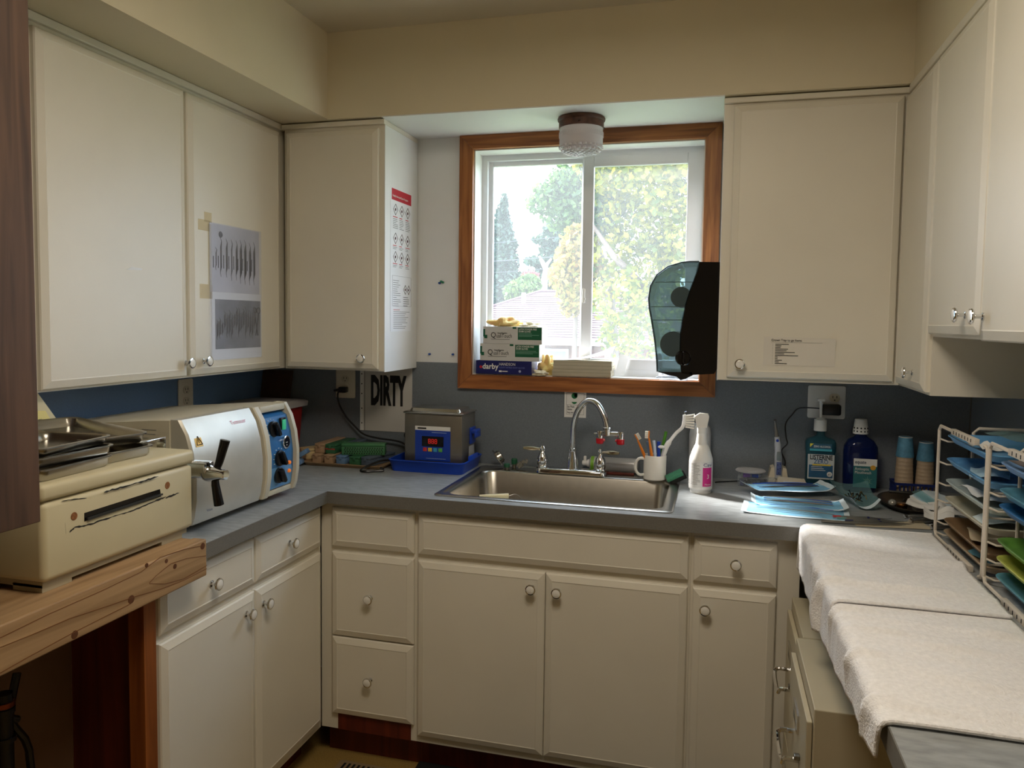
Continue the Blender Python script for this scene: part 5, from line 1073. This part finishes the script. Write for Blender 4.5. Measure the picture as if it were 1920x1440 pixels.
for k in range(64):
    a = 2*PI*k/64
    for s in (-1, 1): b.tube([V((LXc+.0768*math.cos(a+s*q*.05), LYc+.0768*math.sin(a+s*q*.05), LZc-.051-.0165*(q+1)/2)) for q in (-1, 0, 1)], .0007, 3)
part('cross_hatching', b, gls, t, kind='stuff')
for k in range(3): a = .6+2*PI*k/3; part('screw', B().cyl((LXc+.074*math.cos(a), LYc+.074*math.sin(a), LZc-.026), (LXc+.090*math.cos(a), LYc+.090*math.sin(a), LZc-.026), .003), mat('screw_brown', (66, 46, 38), .5, .6), t)
# ------------------------------------------------------------------ papers on the cabinets
gph = mat('photo_grey', (196, 194, 198), .35, var=.12, vs_=9); gph2 = mat('photo_dark', (120, 120, 124), .3, var=.35, vs_=11); dk = mat('photo_black', (44, 44, 48), .4)
Xf = .2968
t = root('instrument_photo', 'taped black-and-white print of nine instruments on the wall cabinet door', 'poster', (Xf, -.61, 1.55)); part('print', B().box(Xf, Xf+.0008, -.746, -.476, 1.553, 1.770), gph, t, smooth=False)
def ins(b, y, z0, z1, th, X): b.tube([V((X, y, z0)), V((X, y-.003, z0+(z1-z0)*.12)), V((X, y, z0+(z1-z0)*.25)), V((X, y, z0+(z1-z0)*.75)), V((X, y+.004, z0+(z1-z0)*.9)), V((X, y-.003, z1))], [.0006, .001, th, th, .0012, .0006], 6)
for k, (y, z0, z1, th) in enumerate(((-.715, 1.622, 1.695, .002), (-.690, 1.602, 1.730, .003), (-.660, 1.602, 1.728, .0035), (-.633, 1.592, 1.728, .0024), (-.607, 1.596, 1.728, .0042), (-.584, 1.586, 1.732, .0046), (-.559, 1.584, 1.734, .0048), (-.532, 1.582, 1.728, .0046), (-.507, 1.584, 1.732, .0042))):
    b = B(); ins(b, y, z0, z1, th, Xf+.0010); part('pictured_instrument', b, dk, t)
b = B()
for y in (-.727, -.702, -.674, -.647, -.621, -.597, -.571, -.545, -.519): bars(b, (Xf+.0010, y, 1.63), EZ, -EY, .045, 1, .002, .004, (.7, 1), .0004)
part('caption', b, ink, t, smooth=False, kind='stuff')
part('mirror_disc', B().lathe((Xf+.0010, -.690, 1.738), [(.010, 0), (.0085, .0012), (.008, .0006)], EX, 16), dk, t)
tape = clear('tape', (226, 221, 208), .16)
for y0, y1, z0, z1 in ((-.800, -.745, 1.742, 1.775), (-.770, -.735, 1.77, 1.80), (-.795, -.735, 1.53, 1.575), (-.752, -.738, 1.575, 1.765)): part('tape', B().box(Xf-.0001, Xf+.0014, y0, y1, z0, z1), tape, t, smooth=False)
part('clear_sleeve', B().box(Xf+.0042, Xf+.0046, -.752, -.468, 1.335, 1.772), clear('sleeve_film', (238, 240, 246), .05, .1), t, smooth=False)
t = root('instrument_photo', 'dark photograph of a crowded instrument row taped under the other print', 'poster', (Xf, -.6, 1.335)); part('print', B().box(Xf, Xf+.0008, -.738, -.466, 1.334, 1.5525), paper, t, smooth=False); ph_ = part('photo_area', B().box(Xf+.0008, Xf+.0011, -.722, -.470, 1.369, 1.530), gph2, t, smooth=False)
rs = random.Random(4)
for k in range(17): y = -.712+k*.0128; b = B(); z1 = 1.50+rs.uniform(-.02, .012) if k > 4 else 1.475+rs.uniform(-.02, .02); ins(b, y, 1.41+rs.uniform(-.015, .03), z1, .0034, Xf+.0013); part('pictured_instrument', b, dk, t)
for y in (-.505, -.483): part('scissor_ring', B().tube([V((Xf+.0014, y+.010*math.cos(a), 1.497+.010*math.sin(a))) for a in [2*PI*k/14 for k in range(14)]], .0014, 5, closed=True), dk, t)
b = B(); b.tube([V((Xf+.0014, -.505, 1.487)), V((Xf+.0014, -.488, 1.41))], .002, 5); b.tube([V((Xf+.0014, -.483, 1.487)), V((Xf+.0014, -.500, 1.41))], .002, 5); part('scissor_blades', b, dk, t)
part('torn_flake', B().prism([(Xf, -1.10, 1.598), (Xf, -1.045, 1.600), (Xf, -1.04, 1.605), (Xf, -1.08, 1.607)], (.0006, 0, 0)), whitep, bpy.data.objects['wall_cabinet'], 'flake of white paint', smooth=False)
# hazard chart on the white side panel
Xs = .6983; t = root('hazard_chart', 'long white hazard pictogram chart with a red title bar', 'poster', (Xs, -.16, 1.43)); part('sheet', B().box(Xs, Xs+.0006, -.262, -.066, 1.428, 1.951), mat('chart_white', (236, 237, 240), .45, var=.01), t, smooth=False)
hb_ = part('title_bar', B().box(Xs+.0006, Xs+.0009, -.252, -.070, 1.908, 1.949), redink, t, smooth=False)
b = B(); b.text('Globally Harmonized System Pictograms', .0105, (Xs+.0009, -.246, 1.920), EY, EZ, sx=.83, bold=.012); part('lettering', b, white, hb_, smooth=False)
def diamond(y, z, s):
    Q = [V((Xs+.0010, y, z-s)), V((Xs+.0010, y+s, z)), V((Xs+.0010, y, z+s)), V((Xs+.0010, y-s, z))]; part('hazard_diamond', B().tube(Q, .0010, 4, closed=True).ball((Xs+.0010, y, z), s*.34, 4, (.1, 1, 1)), mat('diamond_ink', (74, 34, 40), .6), t)
for z in (1.875, 1.770, 1.702):
    for y in (-.218, -.160, -.104): diamond(y, z, .020)
for y in (-.125, -.092): diamond(y, 1.585, .017)
b = B(); r2 = B()
for y in (-.242, -.184, -.126):
    bars(r2, (Xs+.0008, y, 1.846), EY, EZ, .045, 1, .005, .003); bars(b, (Xs+.0008, y, 1.839), EY, EZ, .046, 6, .0065, .0018)
    for z in (1.742, 1.676): bars(r2, (Xs+.0008, y, z), EY, EZ, .042, 1, .005, .0025); bars(b, (Xs+.0008, y, z-.006), EY, EZ, .042, 2, .0055, .0016)
bars(b, (Xs+.0008, -.240, 1.615), EY, EZ, .075, 13, .0078, .0016, (.3, 1)); bars(b, (Xs+.0008, -.145, 1.555), EY, EZ, .068, 5, .008, .0022, (.6, 1))
bars(b, (Xs+.0008, -.236, 1.500), EY, EZ, .155, 10, .0068, .0014, (.5, 1)); bars(r2, (Xs+.0008, -.236, 1.507), EY, EZ, .06, 1, .03, .0018)
part('fine_print', b, grayink, t, smooth=False, kind='stuff'); part('red_print', r2, redink, t, smooth=False, kind='stuff')
b = B()
for q in ((-.246, -.068, 1.522, 1.5226), (-.246, -.068, 1.633, 1.6336)): b.box(Xs+.0006, Xs+.0009, *q)
for q in (-.246, -.0686): b.box(Xs+.0006, Xs+.0009, q, q+.0006, 1.522, 1.6336)
part('frame_line', b, grayink, t, smooth=False)
# typed note
Yn = -.3275; t = root('typed_note', 'typed paper note titled Crown Tray to go Items on the right door', 'note', (2.1, Yn, 1.344)); part('paper', B().grid(10, 3, lambda u, v: V((1.993+.210*u, Yn-.0004-.007*max(0, u-.8)*max(0, v-.5)*10-.003*max(0, v-.85)*max(0, u-.2), 1.344+(.090-.003*u)*v-.001*u))), mat('note_paper', (222, 216, 204), .7, var=.02), t, ang=180)
b = B(); b.text('Crown Tray to go Items', .0098, (2.016, Yn-.0012, 1.4195), EX, EZ, sx=.92, bold=.012); part('lettering', b, ink, t, smooth=False)
part('rule_line', B().box(2.016, 2.176, Yn-.0013, Yn-.0009, 1.4155, 1.4159), ink, t, smooth=False)
b = B()
for k, l in enumerate((.040, .018, .016, .038, .034, .058, .027, .068, .008, .008, .021, .012, .036)): z = 1.409-.0050*k; b.rect((2.028, Yn-.0010, z), EX, EZ, l, .0021, .0003); b.rect((2.020, Yn-.0010, z+.0005), EX, EZ, .0014, .0012, .0003)
part('list_line', b, mat('ink_soft', (60, 60, 58), .7), t, smooth=False, kind='stuff')
# push pins
for x, z, c, lb in ((.793, 1.617, 0, 'blue push pin under the two green pins'), (.800, 1.623, 1, 'green push pin above the blue one'), (.807, 1.620, 1, 'green push pin at the right of the pin cluster'), (.753, 1.337, 0, 'blue push pin low on the wall near the cabinet'), (.851, 1.338, 0, 'blue push pin low on the wall near the window casing')):
    t = root('push_pin', lb, 'push pin', (x, -.0005, z)); pm = mat('pin_green', (30, 116, 84), .35) if c else mat('pin_blue', (36, 80, 160), .35)
    part('head', B().lathe((x, -.001, z), [(.0045, 0), (.0045, .002), (.0025, .003), (.0025, .008), (.004, .010), (.0035, .011)], -EY, 10), pm, t); part('pin', B().cyl((x, .002, z), (x, -.002, z), .0006, None, 6), chrome, t)
# floor: black mat and register
single('floor_mat', B().prism([(.935, -.545, .0004), (1.95, -.545, .0004), (1.95, -1.35, .0004), (.965, -1.35, .0004)], (0, 0, .008)), mat('mat_black', (14, 14, 16), .85, var=.1), 'black rubber mat in front of the sink cabinet', 'mat', smooth=False)
t = root('floor_register', 'tan metal floor register in front of the drawers', 'register', (.79, -.66, 0)); part('frame', B().box(.680, .900, -.720, -.605, .0004, .006, .002), mat('register_tan', (150, 128, 96), .5), t)
for k in range(11): part('louver', B().box(.700+k*.0168, .708+k*.0168, -.705, -.620, .0061, .0068), ink, t, smooth=False)
# ------------------------------------------------------------------ outside
def leafmat(name, c1, c2, tr=.35):
    mt = bpy.data.materials.new(name); mt.use_nodes = True; nt = mt.node_tree; b = nt.nodes['Principled BSDF']; gi_ = nt.nodes.new('ShaderNodeNewGeometry'); r = nt.nodes.new('ShaderNodeValToRGB')
    r.color_ramp.elements[0].color = lin(c1); r.color_ramp.elements[1].color = lin(c2); nt.links.new(gi_.outputs['Random Per Island'], r.inputs[0]); nt.links.new(r.outputs[0], b.inputs['Base Color']); b.inputs['Roughness'].default_value = .55
    t_ = nt.nodes.new('ShaderNodeBsdfTranslucent'); mx = nt.nodes.new('ShaderNodeMixShader'); mx.inputs[0].default_value = tr; nt.links.new(r.outputs[0], t_.inputs[0]); o = nt.nodes['Material Output']; nt.links.new(b.outputs[0], mx.inputs[1]); nt.links.new(t_.outputs[0], mx.inputs[2]); nt.links.new(mx.outputs[0], o.inputs[0]); return mt
GZ = -1.6
single('lawn', B().box(-60, 60, .16, 90, GZ-.2, GZ), mat('grass', (66, 88, 42), .9, var=.3, vs_=2), 'green lawn outside the window', 'lawn', kind='stuff')
def leaves(b, pts, size, rs, asp=.6):
    for p in pts:
        u = V((rs.gauss(0, 1), rs.gauss(0, 1), rs.gauss(0, 1))).normalized(); v = u.orthogonal().normalized(); v.rotate(M.Rotation(rs.uniform(0, 6.28), 3, u)); s = size*rs.uniform(.6, 1.3)
        b.poly([p+u*s, p+v*s*asp, p-u*s, p-v*s*asp])
def blob_pts(rs, c, R, n, shell=.55):
    out = []
    for _ in range(n):
        d = V((rs.gauss(0, 1), rs.gauss(0, 1), rs.gauss(0, 1))).normalized(); k = shell+(1-shell)*rs.random(); out.append(V((c[0]+d.x*R[0]*k, c[1]+d.y*R[1]*k, c[2]+d.z*R[2]*k)))
    return out
def tree(name, label, base, trunk, blobs, size, mt, seed, n, bark=None, cat='tree'):
    rs = random.Random(seed); t = root(name, label, cat, base)
    for path, rr_ in trunk: part('trunk' if path is trunk[0][0] else 'branch', B().tube(path, rr_, 8), bark or mat('bark', (110, 96, 88), .9, var=.2), t)
    b = B(); b.norec = True; tot = sum(R[0]*R[2] for c, R in blobs)
    for c, R in blobs: leaves(b, blob_pts(rs, c, R, int(n*R[0]*R[2]/tot)), size, rs)
    if n: part('foliage', b, mt, t, smooth=False, kind='stuff')
    return t
# broadleaf tree close to the window, turning colour
L1 = leafmat('leaf_autumn', (74, 98, 26), (166, 158, 52), .45); L2 = leafmat('leaf_green', (44, 78, 38), (98, 126, 62), .4); L3 = leafmat('leaf_rust', (118, 122, 46), (184, 146, 78), .4)
yT = 6.5; c_ = lambda x, y, Y=yT: at(x, y, 'Y', Y)
bl = []
rs = random.Random(2)
for x, y, r in ((1160,330,.45), (1210,350,.5), (1270,340,.5), (1330,360,.5), (1150,400,.4), (1200,420,.5), (1260,430,.5), (1320,440,.5), (1150,480,.4), (1210,500,.5), (1280,510,.5), (1160,560,.4), (1230,580,.45), (1160,630,.3), (1215,640,.35), (1300,600,.5), (1380,420,.6), (1380,560,.6), (1130,320,.35), (1150,285,.5), (1220,280,.6), (1290,285,.6), (1350,290,.6), (1100,280,.3), (1180,235,.6), (1260,235,.7), (1340,235,.7)):
    p = c_(x, y, yT+rs.uniform(-.4, .8)); bl.append(((p.x, p.y, p.z), (r, r, r*.9)))
p0 = V((1.55, yT+.4, GZ)); top = c_(1250, 420, yT+.4)
tree('broadleaf_tree', 'tall yellow-green broadleaf tree filling the right pane', p0, [([p0, V((1.5, yT+.4, 0)), V((1.35, yT+.4, 1.5)), top], [.16, .13, .10, .06]), ([V((1.35, yT+.4, 1.5)), c_(1150, 480), c_(1110, 420)], [.07, .04, .02]), ([V((1.38, yT+.4, 1.2)), c_(1320, 560), c_(1330, 470)], [.06, .04, .02])], bl, .047, L1, 5, 17000)
bl = []
for x, y, r in ((1075,325,.28), (1060,350,.30), (1030,365,.24), (1010,380,.18), (1080,380,.36), (1050,405,.26), (1085,420,.32), (1110,350,.4), (1115,400,.4)): p = c_(x, y, 7.4+rs.uniform(-.3, .3)); bl.append(((p.x, p.y, p.z), (r, r, r*.9)))
pb = V((.55, 7.6, GZ)); tree('broadleaf_tree', 'green broadleaf tree whose branch reaches across the left pane', pb, [([pb, V((.5, 7.6, .5)), V((.4, 7.6, 2.0)), c_(1090, 380, 7.5)], [.13, .11, .08, .04]), ([c_(1090, 390, 7.5), c_(1050, 385, 7.4), c_(1000, 378, 7.4)], [.03, .02, .01])], bl, .045, L2, 6, 4600)
bl = []
for x, y, r in ((1072,480,.22), (1065,520,.26), (1085,500,.3), (1080,550,.26), (1070,575,.14), (1095,540,.3), (1055,500,.12), (1085,455,.24)): p = c_(x, y, 6.8); bl.append(((p.x, p.y, p.z), (r, r, r)))
pb = V((.05, 6.9, GZ)); tree('shrub', 'yellow and rust coloured shrub between the conifer and the window mullion', pb, [([pb, V((.05, 6.9, 0)), c_(1082, 540, 6.9)], [.06, .05, .02])], bl, .045, L3, 7, 3800, cat='shrub')
# cypress
Lc = leafmat('leaf_cypress', (30, 56, 50), (58, 84, 66), .15); Yc_ = 20; b0 = at(948, 600, 'Y', Yc_); bl = []
for x, y, r in ((945,395,.16), (942,412,.28), (942,435,.42), (942,462,.55), (943,492,.60), (944,522,.62), (944,552,.62), (942,580,.6), (942,612,.6)): p = at(x, y, 'Y', Yc_); bl.append(((p.x, p.y, p.z), (r*.86, r*.86, .53)))
pb = V((b0.x, Yc_, GZ)); tree('cypress_tree', 'dark columnar cypress at the left of the window view', pb, [([pb, V((b0.x, Yc_, 1)), V((b0.x, Yc_, 3.5))], [.18, .14, .05])], bl, .085, Lc, 8, 9000)
# conifer with a bare forked trunk in front
Lk = leafmat('leaf_conifer', (34, 64, 54), (66, 96, 72), .15); Yk = 24; bl = []
for x, y, rx in ((1050,430,.9), (1035,450,1.1), (1060,470,1.3), (1030,490,1.3), (1060,505,1.5), (1015,520,1.2), (1050,535,1.6), (1000,545,1.0), (1060,565,1.6), (1090,450,1.4), (1095,520,1.4)): p = at(x, y, 'Y', Yk); bl.append(((p.x, p.y, p.z), (rx*.72, .8, .26)))
kb_ = at(1048, 560, 'Y', Yk); pb = V((kb_.x, Yk, GZ)); tree('conifer_tree', 'layered dark conifer behind the red roof', pb, [([pb, V((kb_.x, Yk, 3)), V((kb_.x, Yk, 6))], [.25, .2, .06])], bl, .11, Lk, 9, 8000)
Ys_ = 20; P = lambda x, y: at(x, y, 'Y', Ys_); pb = P(1018, 575); pb = V((pb.x, Ys_, GZ))
tree('bare_tree', 'pale bare forked tree trunk behind the red roof', pb, [([pb, P(1018, 560), P(1020, 530), P(1024, 505), P(1016, 490), P(1011, 480)], [.13, .12, .11, .09, .06, .03]), ([P(1022, 508), P(1026, 495), P(1034, 485)], [.07, .05, .03]), ([P(1019, 540), P(1012, 528), P(1010, 520)], [.06, .04, .02])], [], .1, L1, 1, 0, mat('pale_bark', (176, 156, 148), .9, var=.2))
tree('shrub', 'low green shrub by the cypress behind the roof', V((P(990, 580).x, 19, GZ)), [([V((P(990, 580).x, 19, GZ)), P(990, 560)], [.05, .03])], [((P(990, 550).x, 19.2, P(990, 550).z), (.55, .5, .4)), ((P(1000, 535).x, 19.4, P(1000, 535).z), (.4, .4, .3))], .08, leafmat('leaf_light', (70, 104, 46), (118, 140, 74), .3), 10, 2400, cat='shrub')
tree('shrub', 'small pink-flowering shrub beside the cypress', V((P(984, 545).x, 20.5, GZ)), [([V((P(984, 545).x, 20.5, GZ)), P(984, 540)], [.04, .02])], [((P(985, 514).x, 20.6, P(985, 514).z), (.28, .3, .13))], .07, leafmat('leaf_pink', (160, 66, 78), (190, 100, 100), .3), 12, 420, cat='shrub')
# brick house with a pink shingle roof
t = root('house', 'low brick house with a pinkish hip roof seen through the window', 'house', (-.5, 13, GZ)); hy = 12.0
roofm = mat('roof_shingle', (82, 58, 62), .85, var=.12, vs_=30, stretch=(1, 1, 1)); brick = mat('brick_wall', (116, 74, 62), .85, var=.2, vs_=30)
ex0, ex1 = -4.6, 4.2; ez = 1.11; ey = hy; dp = 6.0; rz_ = 1.93+.10
part('wall', B().box(ex0+.45, ex1-.45, ey+.45, ey+dp-.45, GZ, ez+.02), brick, t, smooth=False)
ri0, ri1 = V((-2.25, ey+3.0, rz_+.15)), V((2.0, ey+3.0, rz_+.15)); e = [V((ex0, ey, ez)), V((ex1, ey, ez)), V((ex1, ey+dp, ez)), V((ex0, ey+dp, ez))]
b = B(); b.poly([e[0], e[1], ri1, ri0]); b.poly([e[1], e[2], ri1]); b.poly([e[2], e[3], ri0, ri1]); b.poly([e[3], e[0], ri0]); b.poly(e[::-1])
rf = part('roof', b, roofm, t, smooth=False)
n_ = (ri0-e[0]).cross(e[1]-e[0]).normalized()*-1
for k in range(1, 22):
    f = k/22; a, c = e[0].lerp(ri0, f), e[1].lerp(ri1, f); a2, c2 = e[0].lerp(ri0, f-.045), e[1].lerp(ri1, f-.045); up = V((0, -.3, 1)).normalized()*.018
    part('shingle_course', B().rings([[a2, c2, c2+up, a2+up], [a, c, c+up*.1, a+up*.1]]), roofm, rf, smooth=False)
part('gutter', B().box(ex0, ex1, ey-.10, ey+.02, ez-.10, ez+.01), mat('gutter_white', (224, 224, 226), .5), t, smooth=False)
part('ridge_cap', B().tube([ri0, ri1], .05, 6), roofm, rf); part('hip_cap', B().tube([e[0], ri0], .045, 6), roofm, rf)
for x0, x1 in ((-1.62, -1.05), (.6, 1.6), (2.3, 3.2)):
    wn = part('window', B().box(x0, x1, ey+.38, ey+.46, -.1, .92), white, t, smooth=False); part('pane', B().box(x0+.05, x1-.05, ey+.365, ey+.38, -.05, .87), mat('far_glass', (120, 130, 140), .2), wn, smooth=False)
part('vent_pipe', B().cyl((-2.45, ey+2.2, 1.6), (-2.45, ey+2.2, 2.12), .05, None, 8), white, rf)
t = root('house', 'far grey roof showing above the pink one', 'house', (-3, 31, GZ)); part('wall', B().box(-6, 1, 28, 34, GZ, 1.9), white, t, smooth=False); part('roof', B().prism([(-6.4, 27.6, 1.9), (-6.4, 34.4, 1.9), (-6.4, 31, 2.75)], (7.8, 0, 0)), mat('roof_grey', (150, 156, 166), .8, var=.1), t, smooth=False)
# overhead wires
for k, (y0, y1, lb) in enumerate(((459, 432, 'highest overhead wire crossing the sky'), (490, 474, 'thick overhead wire below the highest one'), (512, 494, 'lowest overhead wire in front of the cypress'))):
    A, D = at(760, y0+8, 'Y', 16), at(1330, y1-25, 'Y', 16); single('overhead_wire', B().tube([A.lerp(D, q/14)-EZ*(.10*math.sin(PI*q/14)) for q in range(15)], .013 if k == 1 else .007, 5), mat('wire_dark', (70, 74, 80), .6), lb, 'wire')
